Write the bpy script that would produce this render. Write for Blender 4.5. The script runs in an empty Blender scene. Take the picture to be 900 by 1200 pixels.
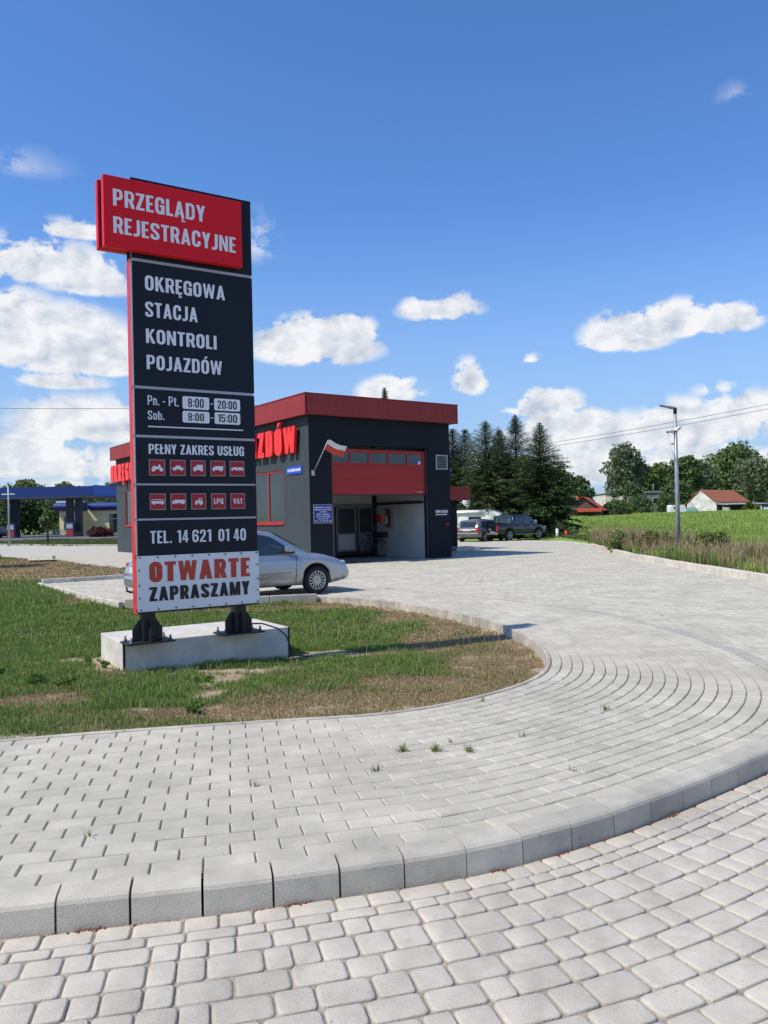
import bpy, bmesh, math, random
import numpy as np
from mathutils import Vector, Matrix, noise as mnoise
PI = math.pi
rnd = random.Random(7)
nr = np.random.RandomState(11)
S = bpy.context.scene
COL = S.collection

# ------------------------------------------------------------------ camera
cam_d = bpy.data.cameras.new('camera'); cam = bpy.data.objects.new('camera', cam_d); COL.objects.link(cam)
cam_d.sensor_fit = 'HORIZONTAL'; cam_d.sensor_width = 36.0; cam_d.lens = 931.0 / 900.0 * 36.0
cam_d.clip_start = 0.1; cam_d.clip_end = 5000
cam.matrix_world = Matrix.Translation((0, 0, 1.6)) @ Matrix.Rotation(math.radians(90.409), 4, 'X') @ Matrix.Rotation(math.radians(-1.28), 4, 'Z')
S.camera = cam
S.view_settings.view_transform = 'Standard'; S.view_settings.look = 'None'
S.view_settings.exposure = 0.0; S.view_settings.gamma = 1.0; S.view_settings.use_curve_mapping = False

# ------------------------------------------------------------------ sun and sky
SUN_AZ, SUN_EL = math.radians(26.5), math.radians(52.5)      # direction the light travels to (from +X, ccw) and its elevation
sun_d = bpy.data.lights.new('sun', 'SUN'); sun_d.energy = 4.4; sun_d.angle = math.radians(0.5); sun_d.color = (1.0, 0.925, 0.80)
sun = bpy.data.objects.new('sun', sun_d); COL.objects.link(sun)
ldir = Vector((math.cos(SUN_AZ) * math.cos(SUN_EL), math.sin(SUN_AZ) * math.cos(SUN_EL), -math.sin(SUN_EL)))
sun.rotation_euler = ldir.to_track_quat('-Z', 'Y').to_euler(); sun.location = (-30, -15, 40)

W = bpy.data.worlds.new('World'); S.world = W; W.use_nodes = True
wt = W.node_tree; wt.nodes.clear()
def wn(t, **k):
    n = wt.nodes.new(t)
    for a, b in k.items(): setattr(n, a, b)
    return n
def wl(a, b): wt.links.new(a, b)
def wmath(op, *ins):
    n = wn('ShaderNodeMath', operation=op)
    for i, v in enumerate(ins):
        if isinstance(v, (int, float)): n.inputs[i].default_value = v
        else: wl(v, n.inputs[i])
    return n.outputs[0]
SKY_STR = 0.095
sky = wn('ShaderNodeTexSky', sky_type='NISHITA'); sky.sun_disc = False
sky.sun_elevation = SUN_EL
sky.sun_rotation = math.atan2(-ldir.x, -ldir.y)               # sun stands opposite to where the light goes
sky.altitude = 200; sky.air_density = 1.0; sky.dust_density = 0.2; sky.ozone_density = 3.0
tc = wn('ShaderNodeTexCoord'); sep = wn('ShaderNodeSeparateXYZ'); wl(tc.outputs['Generated'], sep.inputs[0])
az = wmath('MULTIPLY', wmath('ARCTAN2', sep.outputs[0], sep.outputs[1]), 180 / PI)
el = wmath('MULTIPLY', wmath('ARCSINE', sep.outputs[2]), 180 / PI)
azw = wmath('WRAP', az, 30.0, -30.0)
comb = wn('ShaderNodeCombineXYZ'); wl(azw, comb.inputs[0]); wl(el, comb.inputs[1])
CLOUDS = [(-21.72, 12.4, 5.05, 2.63, 1), (-24.56, 13.55, 3.57, 2.13, .85), (-18.76, 11.44, 2.76, 1.57, 0.9), (-22.95, 17.2, 6.2, 1.7, 0.62), (-20.79, 19.24, 3.23, 0.72, 0.45), (-20.04, 16.04, 3.26, 0.97, 0.5), (-20.48, 7.14, 5.2, 1.9, 0.66), (-23.7, 4.83, 6.0, 1.8, 0.58), (-19.45, 4.0, 3.28, 1.16, 0.6), (-22.04, 9.62, 3.17, 0.67, 0.55), (-4.64, 12.77, 4.76, 1.99, 1), (-2.17, 13.45, 2.21, 1.28, 0.9), (4.33, 14.91, 3.06, 1.15, 0.75), (0.69, 9.25, 2.58, 1.08, 0.9), (6.35, 9.96, 1.3, 1.5, 0.7), (17.31, 12.47, 3.26, 1.68, 1), (20.37, 12.9, 2.71, 1.43, 1), (23.29, 12.58, 2.5, 1.19, 0.95), (11.54, 8.0, 2.9, 1.2, 0.95), (12.6, 6.6, 2.6, 1.2, .95), (24.4, 25.57, 0.5, 0.3, 0.05), (10.6, 10.94, 0.95, 0.47, 0.35), (14.02, 6.51, 2.78, 1.06, 0.8), (16.29, 5.5, 4.2, 1.7, .72), (20.73, 5.9, 3.6, 2.0, 1.0), (24.42, 6.2, 3.4, 1.9, .95), (14.5, 4.0, 4.5, 1.6, .5), (21.5, 3.8, 6, 1.5, .5), (11.66, 5.55, 3.54, 0.96, 0.6), (22.92, 8.06, 1.57, 0.56, 0.35), (-24.64, 22.66, 2.04, 0.58, 0.08), (-8.74, 19.35, 1.2, 1.36, 0.12), (18.49, 3.19, 9.9, 1.28, 0.45), (-21.65, 2.0, 8.47, 1.43, 0.45), (9.23, 3.54, 7.16, 1.21, 0.4), (2.18, 14.81, 0.86, 0.81, 0.5)]
mx = None
for a0, e0, ra, rb, s in CLOUDS:
    v1 = wn('ShaderNodeVectorMath', operation='SUBTRACT'); wl(comb.outputs[0], v1.inputs[0]); v1.inputs[1].default_value = (a0, e0 - 0.42 * rb, 0)
    v2 = wn('ShaderNodeVectorMath', operation='MULTIPLY'); wl(v1.outputs[0], v2.inputs[0]); v2.inputs[1].default_value = (1 / (ra * 1.12), 1 / (rb * 1.45), 0)
    v2b = wn('ShaderNodeVectorMath', operation='MULTIPLY'); wl(v2.outputs[0], v2b.inputs[0]); v2b.inputs[1].default_value = (-1, -2.4, 0)
    v2c = wn('ShaderNodeVectorMath', operation='MAXIMUM'); wl(v2.outputs[0], v2c.inputs[0]); wl(v2b.outputs[0], v2c.inputs[1])
    v3 = wn('ShaderNodeVectorMath', operation='LENGTH'); wl(v2c.outputs[0], v3.inputs[0])
    m = wmath('MULTIPLY_ADD', v3.outputs['Value'], -s, s * .98)
    mx = m if mx is None else wmath('MAXIMUM', mx, m)
def cloud_noise(off, scale, detail, rough):
    mp = wn('ShaderNodeMapping'); wl(tc.outputs['Generated'], mp.inputs[0]); mp.inputs['Location'].default_value = off; mp.inputs['Scale'].default_value = (scale, scale, scale * 1.35)
    t = wn('ShaderNodeTexNoise'); t.inputs['Scale'].default_value = 1; t.inputs['Detail'].default_value = detail; t.inputs['Roughness'].default_value = rough
    t.inputs['Distortion'].default_value = 0.25
    wl(mp.outputs[0], t.inputs['Vector']); return t.outputs['Fac']
nA = cloud_noise((3, 1, 2), 18, 10, .60)
nB = cloud_noise((3.22, 1.04, 1.80), 18, 7, .58)              # the same billows a step towards the sun
nC = cloud_noise((9, 4, 7), 5, 5, .5)
nD = cloud_noise((5, 2, 8), 42, 6, .6)
f = wmath('ADD', mx, wmath('MULTIPLY_ADD', nA, 2.3, -1.13))
f = wmath('ADD', f, wmath('MULTIPLY_ADD', nD, .9, -.43))
f = wmath('ADD', f, wmath('MULTIPLY_ADD', nC, 0.7, -0.30))
mr = wn('ShaderNodeMapRange', interpolation_type='SMOOTHSTEP'); wl(f, mr.inputs[0]); mr.inputs[1].default_value = 0.0; mr.inputs[2].default_value = 0.27
gate = wn('ShaderNodeMapRange', interpolation_type='SMOOTHSTEP'); wl(mx, gate.inputs[0]); gate.inputs[1].default_value = -0.10; gate.inputs[2].default_value = 0.26
alpha = wmath('MULTIPLY', mr.outputs[0], gate.outputs[0])
relief = wmath('MULTIPLY_ADD', wmath('SUBTRACT', nA, nB), 3.2, 0.74)
body = wmath('MULTIPLY_ADD', f, -0.28, relief)
body = wmath('ADD', body, 0.16)
bc = wn('ShaderNodeClamp'); wl(body, bc.inputs[0])
cmix = wn('ShaderNodeMix', data_type='RGBA'); wl(bc.outputs[0], cmix.inputs[0])
k = 1 / SKY_STR
cmix.inputs[6].default_value = (.44 * k, .52 * k, .64 * k, 1); cmix.inputs[7].default_value = (.95 * k, .95 * k, .95 * k, 1)
haze = wn('ShaderNodeMapRange', interpolation_type='SMOOTHSTEP'); wl(el, haze.inputs[0]); haze.inputs[1].default_value = 22; haze.inputs[2].default_value = -1; haze.inputs[3].default_value = 0; haze.inputs[4].default_value = .85
hmix = wn('ShaderNodeMix', data_type='RGBA'); wl(haze.outputs[0], hmix.inputs[0]); stint = wn('ShaderNodeVectorMath', operation='MULTIPLY'); wl(sky.outputs[0], stint.inputs[0]); stint.inputs[1].default_value = (.98, 1.44, 1.98); wl(stint.outputs[0], hmix.inputs[6]); hmix.inputs[7].default_value = (.40 * k, .535 * k, .735 * k, 1)
amul = wmath('MULTIPLY', alpha, 0.94)
smix = wn('ShaderNodeMix', data_type='RGBA'); wl(amul, smix.inputs[0]); wl(hmix.outputs[2], smix.inputs[6]); wl(cmix.outputs[2], smix.inputs[7])
bg = wn('ShaderNodeBackground'); bg.inputs[1].default_value = SKY_STR; wl(smix.outputs[2], bg.inputs[0])
wo = wn('ShaderNodeOutputWorld'); wl(bg.outputs[0], wo.inputs[0])
W.cycles.sampling_method = 'MANUAL'; W.cycles.sample_map_resolution = 512

# ------------------------------------------------------------------ materials
def mat(name, c, rough=.7, metal=0.0, var=.12, scale=4.0, bump=.15, bscale=60, c2=None, fac=(.35, .65), tone=None, tamt=.25, spec=.5, coat=0, aniso=None, det=5, stain=0):
    """procedural material: base colour broken by noise, fine bump; tone = 'obj' | 'attr' varies it piece by piece"""
    m = bpy.data.materials.new(name); m.use_nodes = True; nt = m.node_tree; N = nt.nodes; L = nt.links
    b = N['Principled BSDF']; b.inputs['Roughness'].default_value = rough; b.inputs['Metallic'].default_value = metal
    b.inputs['Specular IOR Level'].default_value = spec; b.inputs['Coat Weight'].default_value = coat
    g = N.new('ShaderNodeNewGeometry')
    vec = g.outputs['Position']
    if aniso:
        mp = N.new('ShaderNodeMapping'); mp.inputs['Scale'].default_value = aniso; L.new(vec, mp.inputs[0]); vec = mp.outputs[0]
    t = N.new('ShaderNodeTexNoise'); t.inputs['Scale'].default_value = scale; t.inputs['Detail'].default_value = det; t.inputs['Roughness'].default_value = .6; L.new(vec, t.inputs['Vector'])
    r = N.new('ShaderNodeValToRGB'); L.new(t.outputs['Fac'], r.inputs[0])
    r.color_ramp.elements[0].position, r.color_ramp.elements[1].position = fac
    a = tuple(x * (1 - var) for x in c); d = tuple(min(1, x * (1 + var)) for x in c) if c2 is None else c2
    r.color_ramp.elements[0].color = (*a, 1); r.color_ramp.elements[1].color = (*d, 1)
    out = r.outputs[0]
    if tone:
        if tone == 'obj': src = N.new('ShaderNodeObjectInfo').outputs['Random']
        else:
            an = N.new('ShaderNodeAttribute'); an.attribute_name = 'tone'; src = an.outputs['Fac']
        mr_ = N.new('ShaderNodeMapRange'); L.new(src, mr_.inputs[0]); mr_.inputs[3].default_value = 1 - tamt; mr_.inputs[4].default_value = 1 + tamt * .6
        vm = N.new('ShaderNodeVectorMath'); vm.operation = 'SCALE'; L.new(out, vm.inputs[0]); L.new(mr_.outputs[0], vm.inputs['Scale']); out = vm.outputs[0]
    if stain:
        t3 = N.new('ShaderNodeTexNoise'); t3.inputs['Scale'].default_value = 1.1; t3.inputs['Detail'].default_value = 9; t3.inputs['Roughness'].default_value = .68; L.new(g.outputs['Position'], t3.inputs['Vector'])
        r3 = N.new('ShaderNodeMapRange'); L.new(t3.outputs['Fac'], r3.inputs[0]); r3.inputs[1].default_value = .38; r3.inputs[2].default_value = .6; r3.inputs[3].default_value = 1 - stain; r3.inputs[4].default_value = 1.03
        t4 = N.new('ShaderNodeTexNoise'); t4.inputs['Scale'].default_value = 38; t4.inputs['Detail'].default_value = 3; L.new(g.outputs['Position'], t4.inputs['Vector'])
        r4 = N.new('ShaderNodeMapRange'); L.new(t4.outputs['Fac'], r4.inputs[0]); r4.inputs[1].default_value = .24; r4.inputs[2].default_value = .33; r4.inputs[3].default_value = .62; r4.inputs[4].default_value = 1.0
        mm = N.new('ShaderNodeMath'); mm.operation = 'MULTIPLY'; L.new(r3.outputs[0], mm.inputs[0]); L.new(r4.outputs[0], mm.inputs[1])
        vs_ = N.new('ShaderNodeVectorMath'); vs_.operation = 'SCALE'; L.new(out, vs_.inputs[0]); L.new(mm.outputs[0], vs_.inputs['Scale']); out = vs_.outputs[0]
    L.new(out, b.inputs['Base Color'])
    if bump:
        t2 = N.new('ShaderNodeTexNoise'); t2.inputs['Scale'].default_value = bscale; t2.inputs['Detail'].default_value = 4; L.new(g.outputs['Position'], t2.inputs['Vector'])
        bp = N.new('ShaderNodeBump'); bp.inputs['Strength'].default_value = bump; bp.inputs['Distance'].default_value = .01; L.new(t2.outputs['Fac'], bp.inputs['Height']); L.new(bp.outputs[0], b.inputs['Normal'])
    return m
def attr_mat(name, rough=.75, trans=.25, bump=0):
    """foliage: per-vertex colour attribute 'col', a little light through the leaf"""
    m = bpy.data.materials.new(name); m.use_nodes = True; nt = m.node_tree; N = nt.nodes; L = nt.links
    b = N['Principled BSDF']; b.inputs['Roughness'].default_value = rough; b.inputs['Specular IOR Level'].default_value = .25
    a = N.new('ShaderNodeAttribute'); a.attribute_name = 'col'; L.new(a.outputs['Color'], b.inputs['Base Color'])
    tr = N.new('ShaderNodeBsdfTranslucent'); L.new(a.outputs['Color'], tr.inputs[0])
    mx_ = N.new('ShaderNodeMixShader'); mx_.inputs[0].default_value = trans; L.new(b.outputs[0], mx_.inputs[1]); L.new(tr.outputs[0], mx_.inputs[2])
    L.new(mx_.outputs[0], N['Material Output'].inputs[0])
    return m
M = {}
PAV = (.535, .500, .400)
M['brick_o'] = mat('paver concrete pieces', PAV, .85, var=.08, scale=5, bump=.35, bscale=220, tone='obj', tamt=.08, stain=.16)
M['brick_a'] = mat('paver concrete field', PAV, .85, var=.08, scale=5, bump=.35, bscale=220, tone='attr', tamt=.08, stain=.16)
M['cob_o'] = mat('cobble concrete pieces', (.575, .525, .43), .85, var=.08, scale=9, bump=.5, bscale=150, tone='obj', tamt=.07, stain=.2)
M['cob_a'] = mat('cobble concrete field', (.575, .525, .43), .85, var=.08, scale=9, bump=.5, bscale=150, tone='attr', tamt=.07, stain=.2)
M['kerb'] = mat('kerb concrete', (.54, .50, .41), .8, var=.12, scale=6, bump=.4, bscale=140, tone='obj', tamt=.10, fac=(.3, .75), stain=.22)
M['kerb_white'] = mat('pale kerb concrete', (.62, .57, .48), .85, var=.15, scale=5, bump=.25, bscale=60, tone='obj', tamt=.12)
M['edging'] = mat('edging concrete', (.52, .475, .385), .9, var=.2, scale=6, bump=.3, bscale=60, tone='obj', tamt=.1, stain=.35)
M['flush'] = mat('flush kerb concrete', (.43, .405, .335), .85, var=.1, scale=8, bump=.2, tone='obj', tamt=.1)
M['joint'] = mat('joint sand', (.38, .32, .24), .95, var=.3, scale=30, bump=.5, bscale=300)
M['joint_far'] = mat('yard joint sand', (.28, .26, .22), .95, var=.2, scale=20, bump=.4, bscale=300)
M['soil'] = mat('dry soil', (.27, .19, .12), .95, c2=(.40, .31, .21), var=.25, scale=9, bump=.9, bscale=40)
M['concrete'] = mat('foundation concrete', (.60, .565, .50), .85, var=.18, scale=4, bump=.35, bscale=50, fac=(.25, .7))
M['panel'] = mat('anthracite sign panel', (.0095, .0135, .024), .5, var=.08, bump=.02, scale=3, spec=.25)
M['silver'] = mat('brushed aluminium', (.42, .43, .45), .45, .6, var=.05, bump=.03)
M['white_vinyl'] = mat('white vinyl', (.84, .85, .88), .5, var=.04, bump=0, scale=10)
M['banner'] = mat('banner cloth', (.86, .86, .86), .6, var=.04, scale=3, bump=.2, bscale=7)
M['black_vinyl'] = mat('black print', (.012, .012, .014), .5, bump=0)
M['red_print'] = mat('red print', (.56, .055, .03), .5, bump=0, var=.05)
M['red_panel'] = mat('glossy red panel', (.80, .010, .022), .5, var=.05, scale=2, bump=.02, spec=.25)
M['red_strip'] = mat('red steel edge', (.60, .03, .035), .45, var=.15, scale=6, bump=.05)
M['icon_red'] = mat('icon red', (.40, .012, .02), .5, bump=0, var=.05)
M['icon_edge'] = mat('icon frame', (.45, .33, .34), .5, bump=0)
M['steel_black'] = mat('black painted steel', (.014, .015, .018), .5, var=.3, scale=8, bump=.15)
M['bolt'] = mat('steel bolt', (.12, .12, .12), .5, .7, bump=.1)
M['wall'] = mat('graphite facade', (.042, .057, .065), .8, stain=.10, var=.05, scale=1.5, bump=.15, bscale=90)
M['wall_shaded'] = mat('shaded graphite facade', (.0165, .0205, .0275), .85, var=.08, scale=1.5, bump=.12, bscale=90, spec=.2, stain=.12)  # same graphite paint, with the shade of the sunless sides put into the colour
M['red_fascia'] = mat('red metal fascia', (.30, .024, .022), .55, var=.08, scale=2, bump=.05)
M['red_frame'] = mat('red window frame', (.42, .022, .018), .45, var=.08, bump=.03)
M['door_red'] = mat('red door panel', (.38, .014, .014), .5, var=.04, scale=1, bump=.03)
M['letter_red'] = mat('red letter acrylic', (.92, .022, .016), .35, var=.03, bump=0)
M['white_wall'] = mat('white interior wall', (.52, .54, .52), .85, var=.06, scale=1.2, bump=.1)
M['floor'] = mat('workshop floor', (.30, .30, .28), .6, var=.2, scale=2, bump=.1)
M['red_floor'] = mat('red floor paint', (.30, .03, .03), .7, var=.2, scale=5)
M['alu_frame'] = mat('grey door frame', (.19, .20, .20), .5, .2, bump=.02)
M['grey_light'] = mat('light grey plastic', (.42, .43, .44), .55, bump=.03)
M['dark_metal'] = mat('dark metal', (.03, .032, .035), .5, .3)
M['blue_sign'] = mat('blue enamel', (.018, .035, .26), .4, var=.05, bump=0)
M['blue_bright'] = mat('blue plaque', (.01, .07, .52), .4, var=.05, bump=0)
M['white'] = mat('white paint', (.78, .78, .77), .5, var=.04, bump=.03)
M['cork'] = mat('cork board', (.20, .085, .035), .8, var=.2, scale=30)
M['galv'] = mat('galvanised pole', (.36, .39, .42), .45, .5, var=.15, scale=8, bump=.05)
M['rubber'] = mat('rubber', (.016, .016, .017), .8, bump=.3)
M['flag_white'] = mat('white flag cloth', (.75, .75, .75), .8, var=.03, bump=.1)
M['flag_red'] = mat('red flag cloth', (.62, .07, .05), .8, var=.03, bump=.1)
M['car_silver'] = mat('silver car paint', (.40, .43, .48), .28, .55, var=.02, scale=2, bump=0, coat=.8)
M['car_dark'] = mat('dark blue car paint', (.008, .011, .017), .25, .2, var=.05, bump=0, coat=.8)
M['car_grey'] = mat('grey car paint', (.20, .19, .18), .3, .5, var=.03, bump=0, coat=.8)
M['car_blue'] = mat('blue car paint', (.03, .06, .14), .3, .3, bump=0, coat=.8)
M['trim'] = mat('black trim', (.018, .018, .02), .6, bump=.05)
M['rim'] = mat('alloy rim', (.50, .51, .52), .3, .8, bump=0, var=.04)
M['lamp_red'] = mat('red lamp lens', (.45, .02, .02), .2, bump=0)
M['lamp_clear'] = mat('clear lamp lens', (.62, .62, .60), .12, .3, bump=0)
M['plate'] = mat('number plate', (.70, .70, .68), .5, bump=0)
M['camper'] = mat('camper body', (.86, .86, .84), .35, var=.02, bump=0)
M['yellow_wall'] = mat('yellow render', (.78, .68, .36), .8, var=.06, scale=1)
M['canopy_blue'] = mat('blue canopy panel', (.010, .036, .19), .45, var=.06, scale=1, bump=0)
M['canopy_light'] = mat('bright blue canopy panel', (.02, .12, .55), .45, var=.04, bump=0)
M['pump_red'] = mat('red pump panel', (.35, .04, .03), .5)
M['roof_tile'] = mat('red clay tiles', (.44, .15, .075), .8, var=.35, scale=3, bump=.2, aniso=(1, 1, 6))
M['roof_red'] = mat('red sheet roof', (.48, .09, .05), .6, var=.12, scale=2)
M['plaster'] = mat('old plaster', (.82, .77, .68), .9, var=.25, scale=1.2, bump=.2, bscale=5)
M['grey_block'] = mat('grey block wall', (.24, .23, .22), .9, var=.2, scale=1)
M['brown_wood'] = mat('brown boards', (.10, .075, .055), .85, var=.25, scale=3)
M['eternit'] = mat('grey sheet roof', (.34, .33, .32), .8, var=.12, scale=3)
M['tarp'] = mat('green tarp', (.16, .30, .26), .6, var=.15, scale=2)
M['bark'] = mat('bark', (.07, .055, .04), .95, var=.3, scale=12, bump=.6, bscale=20)
M['leaf'] = attr_mat('leaf foliage', .6, .22)
M['grass'] = attr_mat('grass blades', .55, .28)
M['asphalt'] = mat('asphalt', (.13, .13, .13), .9, var=.15, scale=3, bump=.3)
M['wire'] = mat('cable sheath', (.03, .03, .035), .6, bump=0)
M['stone'] = mat('pale stone', (.45, .40, .34), .9, var=.3, scale=20)
M['redwood'] = mat('dead leaf', (.14, .05, .03), .9, var=.3, scale=60)
def glass_mat(name, c, rough=.06):
    m = bpy.data.materials.new(name); m.use_nodes = True; N = m.node_tree.nodes; L = m.node_tree.links
    b = N['Principled BSDF']; b.inputs['Roughness'].default_value = rough; b.inputs['Specular IOR Level'].default_value = .9
    t = N.new('ShaderNodeTexNoise'); t.inputs['Scale'].default_value = .8; t.inputs['Detail'].default_value = 3
    g = N.new('ShaderNodeNewGeometry'); L.new(g.outputs['Position'], t.inputs['Vector'])
    r = N.new('ShaderNodeValToRGB'); r.color_ramp.elements[0].color = (*[x * .6 for x in c], 1); r.color_ramp.elements[1].color = (*[x * 1.5 for x in c], 1); L.new(t.outputs['Fac'], r.inputs[0]); L.new(r.outputs[0], b.inputs['Base Color'])
    return m
M['glass'] = glass_mat('dark window glass', (.022, .03, .034))
M['glass_grey'] = glass_mat('milky window glass', (.028, .036, .033), .10)
M['car_glass'] = glass_mat('car window glass', (.02, .032, .042), .05)

def ground_mat(name, greens, dry, bare, sc=1.0):
    m = bpy.data.materials.new(name); m.use_nodes = True; N = m.node_tree.nodes; L = m.node_tree.links
    b = N['Principled BSDF']; b.inputs['Roughness'].default_value = .95; b.inputs['Specular IOR Level'].default_value = .1
    g = N.new('ShaderNodeNewGeometry'); a = N.new('ShaderNodeAttribute'); a.attribute_name = 'col'
    t = N.new('ShaderNodeTexNoise'); t.inputs['Scale'].default_value = 14 * sc; t.inputs['Detail'].default_value = 8; t.inputs['Roughness'].default_value = .7; L.new(g.outputs['Position'], t.inputs['Vector'])
    mr_ = N.new('ShaderNodeMapRange'); L.new(t.outputs['Fac'], mr_.inputs[0]); mr_.inputs[1].default_value = .3; mr_.inputs[2].default_value = .7; mr_.inputs[3].default_value = .6; mr_.inputs[4].default_value = 1.35
    vm = N.new('ShaderNodeVectorMath'); vm.operation = 'SCALE'; L.new(a.outputs['Color'], vm.inputs[0]); L.new(mr_.outputs[0], vm.inputs['Scale']); L.new(vm.outputs[0], b.inputs['Base Color'])
    bp = N.new('ShaderNodeBump'); bp.inputs['Strength'].default_value = .8; bp.inputs['Distance'].default_value = .03; L.new(t.outputs['Fac'], bp.inputs['Height']); L.new(bp.outputs[0], b.inputs['Normal'])
    return m
M['ground'] = ground_mat('ground soil and turf', 0, 0, 0)

# ------------------------------------------------------------------ helpers
def link(o, parent=None, **props):
    COL.objects.link(o)
    if parent is not None: o.parent = parent
    for a, b in props.items():
        if b: o[a] = b
    return o
def thing(name, label, cat, loc=(0, 0, 0), rz=0, group=None):
    o = bpy.data.objects.new(name, None); o.location = loc; o.rotation_euler = (0, 0, rz); o.empty_display_size = .3
    return link(o, None, label=label, category=cat, group=group)
class MB:
    """collects shapes, then links them as ONE mesh object"""
    def __init__(s): s.v = []; s.f = []; s.sm = []
    def add(s, vs, fs, smooth=False):
        n = len(s.v); s.v += [tuple(v) for v in vs]
        for f in fs: s.f.append(tuple(i + n for i in f)); s.sm.append(smooth)
        return s
    def box(s, x0, x1, y0, y1, z0, z1, bev=0):
        if bev:
            bm = bmesh.new(); bmesh.ops.create_cube(bm, size=1)
            for v in bm.verts: v.co = ((x0 + x1) / 2 + v.co.x * (x1 - x0), (y0 + y1) / 2 + v.co.y * (y1 - y0), (z0 + z1) / 2 + v.co.z * (z1 - z0))
            bmesh.ops.bevel(bm, geom=bm.edges[:], offset=bev, segments=2, affect='EDGES', profile=.5)
            bm.verts.index_update()
            s.add([v.co[:] for v in bm.verts], [[v.index for v in f.verts] for f in bm.faces]); bm.free(); return s
        vs = [(x0, y0, z0), (x1, y0, z0), (x1, y1, z0), (x0, y1, z0), (x0, y0, z1), (x1, y0, z1), (x1, y1, z1), (x0, y1, z1)]
        return s.add(vs, [(0, 3, 2, 1), (4, 5, 6, 7), (0, 1, 5, 4), (1, 2, 6, 5), (2, 3, 7, 6), (3, 0, 4, 7)])
    def prism(s, pts, a, b, axis='y'):
        """polygon pts (p,q) extruded from a to b along axis; pts are (x,z) for y, (x,y) for z, (y,z) for x"""
        P = {'y': lambda p, t: (p[0], t, p[1]), 'z': lambda p, t: (p[0], p[1], t), 'x': lambda p, t: (t, p[0], p[1])}[axis]
        n = len(pts); vs = [P(p, a) for p in pts] + [P(p, b) for p in pts]
        fs = [tuple(range(n)), tuple(range(2 * n - 1, n - 1, -1))] + [(i, i + n, (i + 1) % n + n, (i + 1) % n) for i in range(n)]
        return s.add(vs, fs)
    def tube(s, path, r, n=8, cap=True):
        path = [Vector(p) for p in path]; rs = r if isinstance(r, (list, tuple)) else [r] * len(path)
        base = len(s.v); up = Vector((0, 0, 1))
        for i, p in enumerate(path):
            d = (path[min(i + 1, len(path) - 1)] - path[max(i - 1, 0)]).normalized()
            a = d.cross(up) if abs(d.z) < .95 else d.cross(Vector((0, 1, 0)))
            a.normalize(); b_ = d.cross(a)
            for j in range(n):
                t = 2 * PI * j / n; s.v.append(tuple(p + (a * math.cos(t) + b_ * math.sin(t)) * rs[i]))
        for i in range(len(path) - 1):
            for j in range(n):
                s.f.append((base + i * n + j, base + i * n + (j + 1) % n, base + (i + 1) * n + (j + 1) % n, base + (i + 1) * n + j)); s.sm.append(True)
        if cap:
            s.f.append(tuple(base + j for j in range(n - 1, -1, -1))); s.f.append(tuple(base + (len(path) - 1) * n + j for j in range(n))); s.sm += [False, False]
        return s
    def lathe(s, prof, c, axis='z', n=20, smooth=True):
        """profile (r, h) turned about axis through c"""
        P = {'z': lambda r, h, a: (c[0] + r * math.cos(a), c[1] + r * math.sin(a), c[2] + h), 'y': lambda r, h, a: (c[0] + r * math.cos(a), c[1] + h, c[2] + r * math.sin(a)), 'x': lambda r, h, a: (c[0] + h, c[1] + r * math.cos(a), c[2] + r * math.sin(a))}[axis]
        m = len(prof); vs = [P(r, h, 2 * PI * j / n) for r, h in prof for j in range(n)]
        fs = [(i * n + j, i * n + (j + 1) % n, (i + 1) * n + (j + 1) % n, (i + 1) * n + j) for i in range(m - 1) for j in range(n)]
        return s.add(vs, fs, smooth)
    def grid(s, fn, nu, nv, smooth=True):
        vs = [fn(i / nu, j / nv) for i in range(nu + 1) for j in range(nv + 1)]
        fs = [(i * (nv + 1) + j, (i + 1) * (nv + 1) + j, (i + 1) * (nv + 1) + j + 1, i * (nv + 1) + j + 1) for i in range(nu) for j in range(nv)]
        return s.add(vs, fs, smooth)
    def build(s, name, m, parent=None, recalc=True, **props):
        me = bpy.data.meshes.new(name); me.from_pydata(s.v, [], s.f)
        me.polygons.foreach_set('use_smooth', s.sm)
        if recalc:
            bm = bmesh.new(); bm.from_mesh(me); bmesh.ops.recalc_face_normals(bm, faces=bm.faces[:]); bm.to_mesh(me); bm.free()
        me.materials.append(M[m] if isinstance(m, str) else m); me.update()
        return link(bpy.data.objects.new(name, me), parent, **props)
def fast_mesh(name, V, F, m, parent=None, col=None, tone=None, smooth=False, **props):
    """numpy triangles to one mesh; col per vertex, tone per vertex"""
    me = bpy.data.meshes.new(name); V = np.ascontiguousarray(V, dtype=np.float32); F = np.ascontiguousarray(F, dtype=np.int32)
    me.vertices.add(len(V)); me.vertices.foreach_set('co', V.ravel()); k_ = F.shape[1]
    me.loops.add(F.size); me.loops.foreach_set('vertex_index', F.ravel())
    me.polygons.add(len(F)); me.polygons.foreach_set('loop_start', np.arange(0, F.size, k_, dtype=np.int32)); me.polygons.foreach_set('loop_total', np.full(len(F), k_, dtype=np.int32))
    me.polygons.foreach_set('use_smooth', np.full(len(F), smooth))
    me.update(calc_edges=True)
    if col is not None:
        a = me.attributes.new('col', 'FLOAT_COLOR', 'POINT'); a.data.foreach_set('color', np.c_[col, np.ones(len(col))].astype(np.float32).ravel())
    if tone is not None:
        a = me.attributes.new('tone', 'FLOAT', 'POINT'); a.data.foreach_set('value', np.asarray(tone, dtype=np.float32))
    me.materials.append(M[m])
    return link(bpy.data.objects.new(name, me), parent, **props)
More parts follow.
